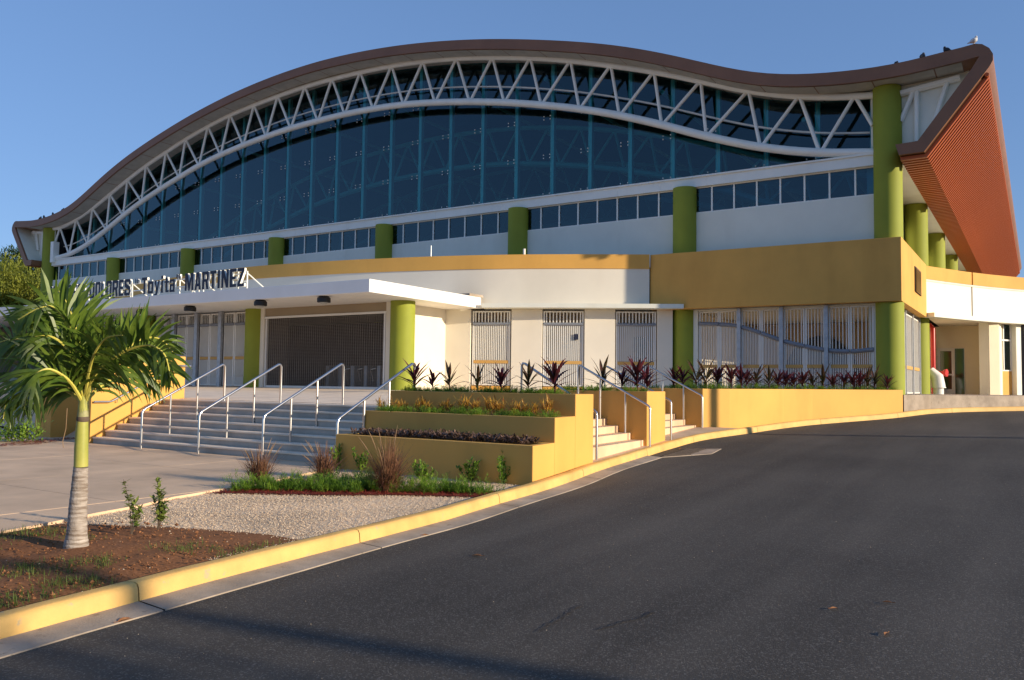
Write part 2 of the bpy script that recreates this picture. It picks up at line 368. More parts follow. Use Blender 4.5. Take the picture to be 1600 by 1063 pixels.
# gutter apron
gt = bpy.data.objects.new('gutter', None); COL.objects.link(gt); gt['kind'] = 'structure'
joints = [-14, -11, -8, -5, -2, .9, 3.72, 6.33, 9.35, 12.3, 15.55]
for a, b in zip(joints[:-1], joints[1:]):
    mb = MB(); yy = np.linspace(a+.008, b-.008, 10); gw = .30
    lo = [(KX(y)-.02, y, rz_(KX(y), y)+.012) for y in yy]; hi = [(KX(y)+gw+.05*math.sin(y*1.7)*.3, y, rz_(KX(y)+gw, y)+.004) for y in yy]
    mb.strip(lo, hi); mb.strip(hi, [(p[0], p[1], p[2]-.05) for p in hi])
    mb.build('gutter_slab', 'gutter', gt)
# kerb stones
kb = bpy.data.objects.new('kerb', None); COL.objects.link(kb); kb['kind'] = 'structure'; kb['label'] = 'yellow painted concrete kerb'
kj = joints + [18.5, 21.6, 24.6, 27.5, 30.4, 33.4, 36.4, 40]
def kn(y):
    e = .05; d = Vector((KX(y+e)-KX(y-e), 2*e, 0)).normalized(); return Vector((-d.y, d.x, 0))    # towards the pavement
for a, b in zip(kj[:-1], kj[1:]):
    mb = MB(); prof = [(0,-.08),(.0,.02),(.012,.115),(.03,.145),(.06,.153),(.15,.15),(.15,-.08)]
    rows = []
    for y in np.linspace(a+.006, b-.006, 14):
        nn = kn(y); base = Vector((KX(y), y, gz(y)))
        wob = .004*noise.noise((y*2.3, 0, 0))
        rows.append([base+nn*(u+wob)+Vector((0,0,z+wob)) for u, z in prof])
    k = len(prof); mb.add([q for r in rows for q in r], [(i*k+j, i*k+j+1, (i+1)*k+j+1, (i+1)*k+j) for i in range(13) for j in range(k-1)]+[tuple(range(k)), tuple(range(14*k-1,13*k-1,-1))])
    mb.build('kerb_stone', 'kerb', kb, smooth=True, angle=.9)

# plaza, gravel, soil
PZ = .15
brd = [atZ(*q, PZ) for q in [(0,831),(75,817),(150,801.6),(219.4,789),(262.5,778),(337.5,765.5),(400,757),(470,741),(545,728)]]
brd = [(p.x, p.y) for p in brd]
e0 = brd[0]; back = (2*e0[0]-brd[2][0]*1.0, e0[1]-1.6)
plaza_poly = [(e0[0]-.9, e0[1]-4.5)] + brd + [(-10.4, 11.0), (-10.4, 12.6), (-48, 12.6), (-48, -.3)]
def clip(poly, x0, y0, x1, y1):
    def cut(P, f, inter):
        R = []
        for i in range(len(P)):
            a, b = P[i-1], P[i]
            if f(b):
                if not f(a): R.append(inter(a, b))
                R.append(b)
            elif f(a): R.append(inter(a, b))
        return R
    lx = lambda c: (lambda a, b: (c, a[1]+(b[1]-a[1])*(c-a[0])/(b[0]-a[0])))
    ly = lambda c: (lambda a, b: (a[0]+(b[0]-a[0])*(c-a[1])/(b[1]-a[1]), c))
    P = poly
    for f, it in ((lambda p: p[0] >= x0, lx(x0)), (lambda p: p[0] <= x1, lx(x1)), (lambda p: p[1] >= y0, ly(y0)), (lambda p: p[1] <= y1, ly(y1))):
        if P: P = cut(P, f, it)
    return P
pz = bpy.data.objects.new('plaza', None); COL.objects.link(pz); pz['kind'] = 'structure'; pz['label'] = 'pale concrete plaza in front of the steps'
mb = MB(); mb.prism([(-48,-.3),(-48,12.6),(-10.4,12.6)] + [(x-.03, y) for x, y in brd[::-1]] + [(e0[0]-.95, e0[1]-4.5)], -.05, PZ-.02); mb.build('plaza_base', 'gutter', pz)
gx = [-48, -36, -30, -26, -22.4, -19.2, -16.0, -12.8, -9.6, -6]; gy = [-1, 3.1, 6.0, 8.9, 10.4, 12.6]
for i in range(len(gx)-1):
    for j in range(len(gy)-1):
        P = clip(plaza_poly, gx[i]+.006, gy[j]+.006, gx[i+1]-.006, gy[j+1]-.006)
        if len(P) >= 3:
            mb = MB(); mb.prism(P, PZ-.06, PZ+.0015*rng.random()); mb.build('paving_slab', 'conc', pz)

def kin(y, o=.14): nn = kn(y); return (KX(y)+nn.x*o, y)          # just behind the kerb
soil_edge = [atZ(*q, PZ) for q in [(60,815),(120,814),(155,816),(210,818),(262,820),(337,824),(420,831),(470,840)]]
soil_edge = [(p.x, p.y) for p in soil_edge]
# base sheet (gravel) between plaza edge and kerb
def sheet(name, left, right, nu, mk, z, amp, frq, kind, label):
    mb = MB(); V = []
    for a, b in zip(left, right):
        for i in range(nu+1):
            t = i/nu; x = a[0]+(b[0]-a[0])*t; y = a[1]+(b[1]-a[1])*t
            ed = min(1, 6*min(t, 1-t))
            V.append((x, y, z + ed*amp*(noise.noise((x*frq, y*frq, 3.1))+.5*noise.noise((x*frq*3, y*frq*3, 7)))))
    n = nu+1; mb.add(V, [(j*n+i, j*n+i+1, (j+1)*n+i+1, (j+1)*n+i) for j in range(len(left)-1) for i in range(nu)])
    o = mb.build(name, mk, kind=kind, smooth=True); o['label'] = label; return o
bx = [p[0] for p in brd]; by = [p[1] for p in brd]
BX = lambda y: float(np.interp(y, [by[0]-4.5]+by+[12.5], [bx[0]-.9]+bx+[-10.5]))
yl = list(np.arange(-.2, 11.2, .15))
sheet('gravel', [(BX(y)-.01, y) for y in yl], [kin(y) for y in yl], 26, 'gravel', .118, .012, 1.5, 'structure', 'pale gravel bed beside the kerb')
SE = lambda y: None
# soil patch: from the front to the soil edge curve
sx = [p[0] for p in soil_edge]; sy = [p[1] for p in soil_edge]
SY = lambda x: float(np.interp(x, sx, sy))
mb = MB(); V = []; NU, NV = 40, 46
for j in range(NV+1):
    for i in range(NU+1):
        t = i/NU; s_ = j/NV
        # column across from plaza edge to the kerb, run from y=-.2 to the edge
        xe = sx[0]+(sx[-1]-sx[0])*t; ye = float(np.interp(xe, sx, sy))
        y0 = -.2; y = y0+(ye-y0)*s_
        x = (BX(y)+.02)+(kin(y)[0]-BX(y)-.02)*t
        if s_ > .55: x = x+(xe-x)*((s_-.55)/.45)
        x = max(min(x, kin(y)[0]), BX(y)+.015)
        ed = min(1, 5*(1-s_)); edx = min(1, 8*min(t, 1-t))
        V.append((x, y, .124 + .03*ed*edx + edx*ed*.022*(noise.noise((x*1.2, y*1.2, 1))+.7*noise.noise((x*4, y*4, 2)))))
n = NU+1; mb.add(V, [(j*n+i, j*n+i+1, (j+1)*n+i+1, (j+1)*n+i) for j in range(NV) for i in range(NU)])
so_ = mb.build('soil_patch', 'soil', kind='structure', smooth=True); so_['label'] = 'bare brown soil round the palm'

# ================================================================== STEPS, PODIUM, PLANTERS
def bevel(o, wd=.012):
    b = o.modifiers.new('bevel', 'BEVEL'); b.width = wd; b.segments = 2; b.limit_method = 'ANGLE'; b.angle_limit = .8
    return o
RS = .146; Y0 = 11.07
st = thing('entrance_steps', 'wide flight of grey concrete steps with steel rails up to the entrance', 'steps', (-14.8, Y0, .15))
for i in range(7):
    mb = MB(); y0 = Y0+.3*i; zt = .15+RS*(i+1)
    xr = [-10.5,-10.5,-10.5,-10.66,-10.66,-10.8,-10.8][i]
    mb.box(-18.72, y0, zt-RS-.02, xr, y0+(.3 if i < 6 else .5)+.02, zt-.035)
    sp_ = mb.build('step', 'step', st)
    mb = MB(); mb.box(-18.72, y0-.02, zt-.034, xr, y0+(.3 if i < 6 else .5)-.0205, zt); bevel(mb.build('tread', 'terr', sp_), .006)  # paler tread colour stands in for sunlight on the step tops
PFY = Y0+1.8
pod = bpy.data.objects.new('podium', None); COL.objects.link(pod); pod['kind'] = 'structure'; pod['label'] = 'raised concrete terrace before the entrance'
ztp = .15+RS*7
nseg = 0
xs = [-18.7, -16.2, -13.6, -11.0, -8.6]; yy = [PFY+.48, 15.2, 17.6, 20, 22.3]
pz_ = lambda y: ztp+(1.42-ztp)*min(1, max(0, (y-PFY)/(22.4-PFY)))
for i in range(4):
    for j in range(4):
        a, b = yy[j]+.006, yy[j+1]-.006; mb = MB()
        mb.prism([(xs[i]+.006,a),(xs[i+1]-.006,a),(xs[i+1]-.006,b),(xs[i]+.006,b)], [0.9]*4, [pz_(a),pz_(a),pz_(b),pz_(b)])
        mb.build('terrace_slab', 'terr', pod)
mb = MB(); mb.prism([(-18.7,PFY+.5),(-8.6,PFY+.5),(-8.6,22.3),(-18.7,22.3)], .2, [pz_(PFY)-.02,pz_(PFY)-.02,1.39,1.39]); mb.build('terrace_base', 'gutter', pod)
mb = MB()
mb.prism([(-46,22.3),(-8.2,22.3),(-7.6,24),(-6.2,27),(-5,29.5),(-4.0,31),(-4.0,38.6),(-46,38.6)], .3, 1.42)
mb.build('lobby_floor', 'terr', pod)

def ring(mb, pts, z0, z1, t, zs):
    # planter walls: closed polygon pts (counter-clockwise), wall thickness t
    n = len(pts); P = [Vector((p[0], p[1])) for p in pts]; I = []
    for i in range(n):
        a, b, c = P[i-1], P[i], P[(i+1)%n]; d1 = (b-a).normalized(); d2 = (c-b).normalized()
        n1 = Vector((-d1.y,d1.x)); n2 = Vector((-d2.y,d2.x)); bi = (n1+n2); bi = bi/max(.3, bi.dot(n1)); I.append(b+bi*t)
    z1s = z1 if isinstance(z1, list) else [z1]*n; z0s = z0 if isinstance(z0, list) else [z0]*n
    vs = [(p.x,p.y,z0s[i]) for i, p in enumerate(P)]+[(p.x,p.y,z1s[i]) for i, p in enumerate(P)]+[(p.x,p.y,z1s[i]) for i, p in enumerate(I)]+[(p.x,p.y,zs) for p in I]
    fs = []
    for i in range(n):
        j = (i+1)%n
        fs += [(i,j,n+j,n+i),(n+i,n+j,2*n+j,2*n+i),(2*n+i,2*n+j,3*n+j,3*n+i)]
    mb.add(vs, fs)
    return [(p.x, p.y) for p in I]
pa = thing('terraced_planter', 'ochre three tier planter stepping up beside the entrance steps', 'planter', (-8.5, 11.9, .15))
T = [(-10.58, 10.74, -6.47, 11.66, .73), (-10.72, 11.57, -6.56, 12.53, 1.13), (-10.86, 12.44, -6.655, 13.2, 1.505)]
for i, (x0, y0, x1, y1, zt) in enumerate(T):
    mb = MB(); x1b = [-6.56, -6.655, -6.70][i]; yb = [11.57, 12.44, 13.2][i]
    I = ring(mb, [(x0,y0),(x1,y0),(x1b,yb),(x0,yb)], .05, zt, .14, zt-.07)
    bevel(mb.build('planter_wall', 'ochre', pa))
    mb = MB(); mb.add([(p[0],p[1],zt-.05) for p in I], [(0,1,2,3)]); mb.build('soil', 'soilbed', pa)

# long planters to the right (corners follow the kerb)
pb = thing('side_planter', 'short ochre planter block between the two side stairs', 'planter', (-7.6, 16.7, .4))
mb = MB(); I = ring(mb, [(-9.6,16.1),(-6.92,16.1),(-7.02,17.35),(-9.6,17.35)], .2, 1.55, .13, 1.47); bevel(mb.build('planter_wall', 'ochre', pb))
mb = MB(); mb.add([(p[0],p[1],1.50) for p in I], [(0,1,2,3)]); mb.build('soil', 'soilbed', pb)
pc = thing('long_planter', 'long ochre planter wall curving along the kerb under the barred windows', 'planter', (-6, 25, .7))
cpts = []
for px in (1098, 1140, 1180, 1225, 1270, 1320, 1365, 1411):
    by_ = {1098:668,1140:665,1180:660.5,1225:655.5,1270:651.5,1320:647.5,1365:644,1411:640.2}[px]
    q = atG(px, by_, .15); cpts.append((q.x, q.y))
fr = cpts
ctop = [1.615+.04*(i/(len(fr)-1)) for i in range(len(fr))]
bk = [(fr[-1][0]-.2, fr[-1][1]+.25), (-5.6, 29.2), (-10.2, 28.8), (-10.2, fr[0][1])]
mb = MB(); I = ring(mb, fr+bk, [.3]*(len(fr)+4), ctop+[1.655, 1.65, 1.62, 1.615], .14, 1.52)
bevel(mb.build('planter_wall', 'ochre', pc))
mb = MB(); mb.add([(p[0],p[1],1.56) for p in I], [tuple(range(len(I)))]); mb.build('soil', 'soilbed', pc)
PCF = fr

# side stairs
def side_stairs(lbl, ya, yb, xfar, z0, n, ris=.14, tr=.285, near=0):
    t = thing('side_stairs', lbl, 'stairs', (xfar-.3, (ya+yb)/2, z0))
    for i in range(n):
        xf = xfar-tr*i; mb = MB()
        xn = xf+near
        mb.prism([(xn-2.6+tr*i,ya),(xn,ya),(xf,yb),(xf-2.6+tr*i,yb)], z0-.35 if i == 0 else z0+ris*i-.03, z0+ris*(i+1))
        mb.build('step', 'conc', t)
    return t
side_stairs('flight of pale concrete side steps nearer to the terraced planter', 13.2, 16.1, -7.0, .39, 6, near=.17)
side_stairs('flight of pale concrete side steps nearer to the long planter', 17.36, fr[0][1], -7.56, .52, 6, near=.10)
mb = MB()
wy = [10.6]+[13.2, 14.5, 16.1, 17.4, 19, 20.9]
mb.strip([(KX(y)-.13, y, gz(y)+.145) for y in np.linspace(13.1,21,20)], [(KX(y)-1.2, y, gz(y)+.15) for y in np.linspace(13.1,21,20)])
pv = mb.build('pavement', 'conc', kind='structure'); pv['label'] = 'narrow concrete landing behind the kerb'

# concrete plinth at right
mb = MB()
pl0 = (fr[-1][0]+.02, fr[-1][1]+.05)
ply = [(pl0[0], pl0[1]), (-3.0, 30.3), (-1.7, 32.2), (-.4, 34.0), (2.5, 38.4), (6, 44), (2, 52), (-4.0, 46), (-4.05, 31.5)]
mb.prism(ply, .5, 1.5)
o = bevel(mb.build('plinth', 'gutter', kind='structure'), .02); o['label'] = 'raised concrete walkway along the right wing'

# ================================================================== ARENA
AR = thing('sports_arena', 'large arena with wavy brown roof, blue glass front and round green columns', 'arena', (-30.5, 30, 1.42))
# --- roof profile
top_px = [(25.4,343.2),(47.4,344.3),(60,342),(84.4,334.5),(105,325.3),(124,310.8),(135.2,300),(163.3,273.5),(195.2,247),(225.3,226),(255.4,206.5),(289.3,186),(319.4,169.6),(345.7,156.2),(383.3,138.6),(420,123.2),(447.7,112.8),(515.5,90.8),(583,75.6),(651,65.4),(718.7,60.3),(769.5,59),(820,59.8),(880,62.2),(981.6,72.2),(1049.4,84),(1117,99),(1168,109),(1201.8,113.6),(1252.6,116.2),(1303.4,114.5),(1354,109.4),(1400,102.7),(1436.5,94.2),(1474,83.5),(1511.7,71.8)]
YR = 29.0
tp = [atY(*q, YR) for q in top_px]
tx = [p.x for p in tp]; tz = [p.z for p in tp]
TZ0 = pchip(tx, tz); XC = -30.5
xa = np.linspace(-59.6, -1.4, 117)
def TZs(x):
    a = TZ0(min(max(x, tx[0]), tx[-1])); b = TZ0(min(max(2*XC-x, tx[0]), tx[-1])); return .5*(a+b) if tx[0] < x < tx[-1] and tx[0] < 2*XC-x < tx[-1] else a
za = np.array([TZs(x) for x in xa])
for _ in range(4): za[1:-1] = (za[:-2]+2*za[1:-1]+za[2:])/4
TZ = lambda x: float(np.interp(x, xa, za))
def nrm(x):
    s_ = (TZ(x+.4)-TZ(x-.4))/.8; k = math.hypot(1, s_); return (-s_/k, 1/k)
TH = .43
# right half of ribbon: outer (top) points from centre to tip, round tip, down the V, foot, and back inside
tipc = atY(1527, 91, YR)                # centre of the round nose
xo = [x for x in xa if XC <= x <= -2.0]
outer = [(x, TZ(x)) for x in xo]
nose = [atY(*q, YR) for q in [(1505,73.6),(1523,68.4),(1534.5,69),(1545.6,75),(1551.5,84),(1551.5,94),(1546,104)]]
outer += [(p.x, p.z) for p in nose if p.x > outer[-1][0]+.05]
foot = [atY(*q, YR) for q in [(1444,237),(1404.5,242.5),(1398.8,226),(1433.6,220.5)]]
outer += [(foot[0].x, foot[0].z), (foot[1].x, foot[1].z)]
nose_top = outer[-3]
inn_v = [atY(*q, YR) for q in [(1519,106),(1530,88)]]
inner = [(foot[2].x, foot[2].z), (foot[3].x, foot[3].z)] + [(p.x, p.z) for p in inn_v]
xi = [x for x in xa[::-1] if XC <= x < inn_v[1].x-.35]
inn_roof = []
for x in xi:
    nx, nz_ = nrm(x); inn_roof.append((x-nx*TH*0, TZ(x)-TH/max(.6, nz_)))
inner += inn_roof
half = outer+inner
def mir(P): return [(2*XC-x, z) for x, z in P]
full = outer[::-1] and (mir(outer)[::-1][:-1] + outer + inner[:-1] + mir(inner)[::-1])
# roof ribbon
def ext(pts, y0, y1, mb, mi=0, cap=True, capb=True):
    n = len(pts); o = [(x,y0,z) for x, z in pts]+[(x,y1,z) for x, z in pts]
    mb.add(o, [(i,n+i,n+(i+1)%n,(i+1)%n) for i in range(n)], mi)
    return n
YB = 80.0
nt_ = len(outer)
# build quads across the ribbon thickness for the front face: pair outer roof with inner roof by x
mb = MB()
ext(full, YR, YB, mb)
def front(mb, y):
    O = [(x,y,z) for x, z in full]; mb.add(O, [tuple(range(len(O)))])
tri = tessellate_polygon([[Vector((x, z, 0)) for x, z in full]])
mb.add([(x, YR, z) for x, z in full], [tuple(t) for t in tri]); mb.add([(x, YB, z) for x, z in full], [tuple(t) for t in tri])
rf = mb.build('roof', 'brown', AR, smooth=True, angle=.5)
# soffit skin under the front overhang, panels with joints
xs_ = list(np.arange(-58.3, -2.6, 1.855))
def sz(x):
    nx, nz_ = nrm(x); return TZ(x)-TH/max(.6, nz_)
xs_ = [-59.2] + xs_ + [-1.85]
for a, b in zip(xs_[:-1], xs_[1:]):
    mb = MB(); q = np.linspace(a+.02, b-.02, 5)
    mb.strip([(x, YR+.10, sz(x)-.012) for x in q], [(x, 30.95, sz(x)-.012) for x in q])
    mb.build('soffit_panel', 'soffit', rf)
# wings: white liner inside the V, panel closing the wing, frame members
for sgn in (1, -1):
    mx = (lambda x: x) if sgn == 1 else (lambda x: 2*XC-x)
    mb = MB(); A = inner[1:4]
    mb.strip([(mx(x)-.012*sgn, YR+.12, z+.012) for x, z in A], [(mx(x)-.012*sgn, 31, z+.012) for x, z in A])
    mb.build('wing_liner', 'white', AR)
    mb = MB(); P = [(-4.7, foot[3].z-.1), (foot[3].x+.02, foot[3].z-.1), (inn_v[0].x+.18, inn_v[0].z-.06), (inn_v[0].x+.1, inn_v[0].z+.06)]
    P += [(x, sz(x)+.1) for x in np.linspace(inn_v[0].x-.25, -4.7, 6)]
    mb.add([(mx(x), 30.05, z) for x, z in P], [tuple(t) for t in tessellate_polygon([[Vector((x, z, 0)) for x, z in P]])])
    wp = mb.build('wing_panel', 'white', AR)
    mb = MB()
    def bar(a, b, r=.085, y=29.95): mb.tube([(mx(a[0]), y, a[1]), (mx(b[0]), y, b[1])], r, 6)
    q = lambda x, y: (atY(x, y, 29.95).x, atY(x, y, 29.95).z)
    bar(q(1407,190), q(1428,140)); bar(q(1432,138), q(1432,221)); bar(q(1460,190), q(1479,130)); bar(q(1407,146), q(1500,121), .12)
    mb.build('wing_frame', 'steel_white', AR)
    if sgn == -1:
        mb = MB(); fz = foot[0]
        mb.add([(mx(foot[1].x), YR+.1, foot[1].z-.02), (mx(foot[0].x), YR+.1, foot[0].z-.02), (mx(foot[0].x), YB, foot[0].z-.02), (mx(foot[1].x), YB, foot[1].z-.02)], [(0,1,2,3)])
        mb.build('wing_underside', 'slat', AR)
# orange slats on the right wing, each one its own piece
v0 = Vector((foot[0].x, 0, foot[0].z)); v1 = Vector((nose_top[0], 0, nose_top[1])); vd = (v1-v0); vn = Vector((vd.z, 0, -vd.x)).normalized()
v1 = v0+vd*.93; f1 = Vector((foot[1].x+.02, 0, foot[1].z)); fn = Vector((0, 0, -1))
mb = MB()
A_ = [v1+vn*.01, v0+vn*.01+fn*.01, f1+fn*.012]
mb.strip([(p.x, YR+.15, p.z) for p in A_], [(p.x, YB-.2, p.z) for p in A_]); mb.build('slat_backing', 'slatback', AR)
sm = MB(); sw, sd_ = .15, .13
def slat_seg(a, b, n1, n2):
    vs = []
    for p, nn in ((a, n1), (b, n2)):
        for u, h in ((0,.02),(sw,.02),(sw,sd_),(0,sd_)): vs.append((p.x+nn.x*h, u, p.z+nn.z*h))
    sm.add(vs, [(0,1,5,4),(1,2,6,5),(2,3,7,6),(3,0,4,7),(3,2,1,0),(4,5,6,7)])
mitre = (vn+fn); mitre = mitre/max(.4, mitre.dot(vn))
slat_seg(v1, v0, vn, mitre); slat_seg(v0, f1, mitre, fn)
me = bpy.data.meshes.new('slat'); me.from_pydata(sm.v, [], sm.f); me.materials.append(MT['slat']); me.update()
y = YR+.22; k = 0
while y < YB-.4:
    o = bpy.data.objects.new('slat', me); link(o, AR); o.location = (0, y, 0); y += .32; k += 1
# edge trims of the slatted face
mb = MB(); mb.tube([(v1.x+vn.x*.06, YR+.1, v1.z+vn.z*.06), (v1.x+vn.x*.06, YB, v1.z+vn.z*.06)], .07, 6); mb.build('edge_trim', 'slat', AR)
# --- main columns
ctx = [-4.17]+[-4.17-7.54*i for i in range(1, 8)]
ctx = [-4.17, -11.37, -18.95, -26.62, -34.2, -41.7, -49.15, -56.85]
for i, x in enumerate(ctx):
    mb = MB()
    if i in (0, 7): mb.cyl(x, 30, 1.45, sz(x)-.02, .45, 40)
    else: mb.cyl(x, 30, 1.42, 9.30, .45, 36)
    mb.build('column', 'green', AR, smooth=True)
for y in (37.5, 45, 52.5, 60, 67.5):
    mb = MB(); mb.cyl(-4.17, y, 1.45 if y < 40 else 6, 9.32, .45, 32); mb.build('column', 'green', AR, smooth=True)
# white ceiling under the right wing and side wall
mb = MB(); mb.box(-4.75, 30.5, 9.33, -3.72, YB, 9.43); mb.build('wing_ceiling', 'white', AR)
mb = MB(); mb.box(-4.9, 30.4, 1.45, -4.6, 31.0, 9.32); mb.box(-4.9, 31.0, 6.2, -4.6, YB, 8.3); mb.box(-4.9, 31, 9.2, -4.6, YB, 9.33); mb.build('side_wall', 'white', AR)
for j in range(7):
    y0, y1 = 31.0+7.5*j-(0 if j == 0 else 1.0), 31.0+7.5*j+6.4
    mb = MB()
    for yq in np.linspace(y0, y1, 6): mb.box(-4.72, yq-.03, 8.3, -4.62, yq+.03, 9.2)
    sw_ = mb.build('side_window', 'steel_white', AR)
    mb = MB(); mb.add([(-4.70,y0,8.3),(-4.70,y1,8.3),(-4.70,y1,9.2),(-4.70,y0,9.2)], [(0,1,2,3)]); mb.build('pane', 'glassw', sw_)
# --- upper wall, ribbon windows and beam
mb = MB(); mb.box(-56.6, 30.05, 5.9, -4.3, 30.35, 8.30); mb.build('upper_wall', 'white', AR)
mb = MB(); mb.box(-56.9, 29.92, 9.30, -4.5, 30.72, 9.66); mb.box(-56.9, 29.86, 9.66, -4.5, 30.72, 9.72)
for x in np.arange(-55, -5, 1.855): mb.box(x-.008, 29.912, 9.30, x+.008, 29.93, 9.66)
mb.build('beam', 'steel_white', AR)
for i in range(7):
    x1, x0 = ctx[i], ctx[i+1]; a = x0+.2; b = x1-.2; N_ = 8
    fm = MB(); step = (b-a)/N_
    for k in range(N_+1): fm.box(a+step*k-.03, 30.06, 8.30, a+step*k+.03, 30.14, 9.30)
    fm.box(a-.03, 30.055, 8.30, b+.03, 30.15, 8.34); fm.box(a-.03, 30.055, 9.26, b+.03, 30.15, 9.30)
    fo = fm.build('ribbon_window', 'steel_white', AR)
    for k in range(N_):
        mb = MB(); mb.add([(a+step*k+.03, 30.11, 8.34),(a+step*(k+1)-.03, 30.11, 8.34),(a+step*(k+1)-.03, 30.11, 9.26),(a+step*k+.03, 30.11, 9.26)], [(0,1,2,3)])
        mb.build('pane', 'glassw', fo)
# --- glass wall
GYL = 30.75
mux = [-8.49-1.86*(i-2) for i in range(0, 28)]
mux = [x for x in mux if -56.4 < x < -4.6]
edges = [-4.7]+mux+[-56.4]
for a, b in zip(edges[1:], edges[:-1]):
    mb = MB(); q = np.linspace(a+.008, b-.008, 4)
    mb.strip([(x, GYL, 9.70) for x in q], [(x, GYL, sz(x)+.05) for x in q]); mb.build('glass_pane', 'glass', AR)
for x in mux:
    h = sz(x)-9.7
    if h < .5: continue
    mb = MB(); mb.box(x-.085, GYL+.10, 9.70, x+.085, GYL+.30, sz(x)-.02); mu_ = mb.build('mullion', 'mullion', AR)
    mb = MB(); nf = max(1, int(h/1.75))
    for k in range(nf+1):
        z = 9.95+k*1.72
        if z > sz(x)-1.5: break
        for dx in (-.16, .16-.32*0):
            for dz in (-.07, .07): mb.box(x+dx-.30-.022+.1, GYL-.035, z+dz-.022, x+dx-.30+.022+.1, GYL-.006, z+dz+.022)
    if mb.v: mb.build('spider_fitting', 'steel_white', mu_, kind='stuff')
# --- truss
Tn = [(93.9,356),(119.2,344),(144.6,326.5),(172,304),(199.2,281.5),(228.3,259),(259.4,238),(290,218),(325,197.5),(359.8,179.5),(397,164.5),(434,150.5),(476.5,135.5),(518.9,123.5),(563,113),(612,103),(661,96),(713.7,91),(769.6,89.8),(828.8,90.5),(891.5,94.8),(954.5,102.5),(1022,112),(1095,127),(1169.6,143),(1249,151.8),(1335.6,151)]
Bn = [(108,397.5),(137,382.3),(166.3,359),(192.6,337.2),(221.4,314.8),(250,296),(280,277.3),(310.9,258.7),(344.7,242),(380.5,227),(416,213.5),(454.5,200.5),(496.9,189),(539,178.5),(583.3,170),(630.7,163.3),(679.8,160),(734,159.2),(788.2,160),(845.8,164),(905.4,170),(968,180.2),(1034,195),(1103.6,213),(1188.3,231.5),(1281.4,238.8)]
YT = 30.0
Tw = [atY(*q, YT) for q in Tn]; Bw = [atY(*q, YT) for q in Bn]
tcf = [atY(66,352,YT)]*0
tl = atY(80,358.5,YT); trr = atY(1366,149,YT); bl = atY(84,404.5,YT); brr = atY(1366,239,YT)
def curve(P, n):
    f = pchip([p.x for p in P], [p.z for p in P]); x0, x1 = P[0].x, P[-1].x
    return [(x, YT, f(x)) for x in np.linspace(x0, x1, n)]
def csm(P):
    z = [p.z for p in P]
    zz = [z[0]]+[(z[i-1]+2*z[i]+z[i+1])/4 for i in range(1, len(z)-1)]+[z[-1]]
    return [Vector((p.x, p.y, .5*(a+b))) for p, a, b in zip(P, z, zz)]
topc = [tl]+csm(Tw)+[trr]; botc = [bl]+csm(Bw)+[brr]
mb = MB(); mb.tube(curve(topc, 110), .125, 12); tr_ = mb.build('truss', 'steel_white', AR, smooth=True)
mb = MB(); mb.tube(curve(botc, 110), .155, 14); mb.build('lower_chord', 'steel_white', tr_, smooth=True)
chain = [atY(84,386,YT)]
for i in range(len(Tw)):
    chain.append(topc[1+i])
    if i < len(Bw): chain.append(botc[1+i])
chain.append(atY(1364,196,YT))
for a, b in zip(chain[:-1], chain[1:]):
    mb = MB(); d = (b-a).normalized()*.06; mb.tube([a+Vector((d.x*.6,0,0)), b-Vector((d.x*.6,0,0))], .068, 8); mb.build('diagonal', 'steel_white', tr_, smooth=True)
mb = MB()
tf = pchip([p.x for p in topc], [p.z for p in topc]); bf = pchip([p.x for p in botc], [p.z for p in botc])
mb.tube([(x, 30.5, .42*tf(x)+.58*bf(x)) for x in np.linspace(botc[0].x+.3, -4.8, 90)], .04, 6); mb.build('mid_rail', 'steel_white', tr_)
mb = MB(); pl = atY(84,395,29.8); mb.box(pl.x-.25, 29.7, 9.5, pl.x+.1, 30.1, 10.9); mb.build('end_plate', 'steel_white', tr_)
# interior trusses and shell
mb = MB()
for yy_ in (38.5, 47, 56):
    for P, r in ((curve(topc, 50), .13), (curve(botc, 50), .16)): mb.tube([(x, yy_, z-.9) for x, _, z in P], r, 6)
    for a, b in zip(chain[:-1], chain[1:]): mb.tube([(a.x, yy_, a.z-.9), (b.x, yy_, b.z-.9)], .075, 5)
for x in np.arange(-52, -7, 5.6): mb.tube([(x, 31.2, TZ(x)-1.0), (x, 79, TZ(x)-1.0)], .1, 5)
mb.build('interior_truss', 'intr', AR)
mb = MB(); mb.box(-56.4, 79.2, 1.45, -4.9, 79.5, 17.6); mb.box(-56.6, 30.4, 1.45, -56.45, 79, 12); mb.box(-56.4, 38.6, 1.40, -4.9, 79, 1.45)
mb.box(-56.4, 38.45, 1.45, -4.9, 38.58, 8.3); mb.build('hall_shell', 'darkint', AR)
mb = MB(); mb.strip([(x, 31.0, sz(x)-.05) for x in np.linspace(-56.4,-4.9,60)], [(x, 79, sz(x)-.05) for x in np.linspace(-56.4,-4.9,60)]); mb.build('hall_ceiling', 'darkint', AR)

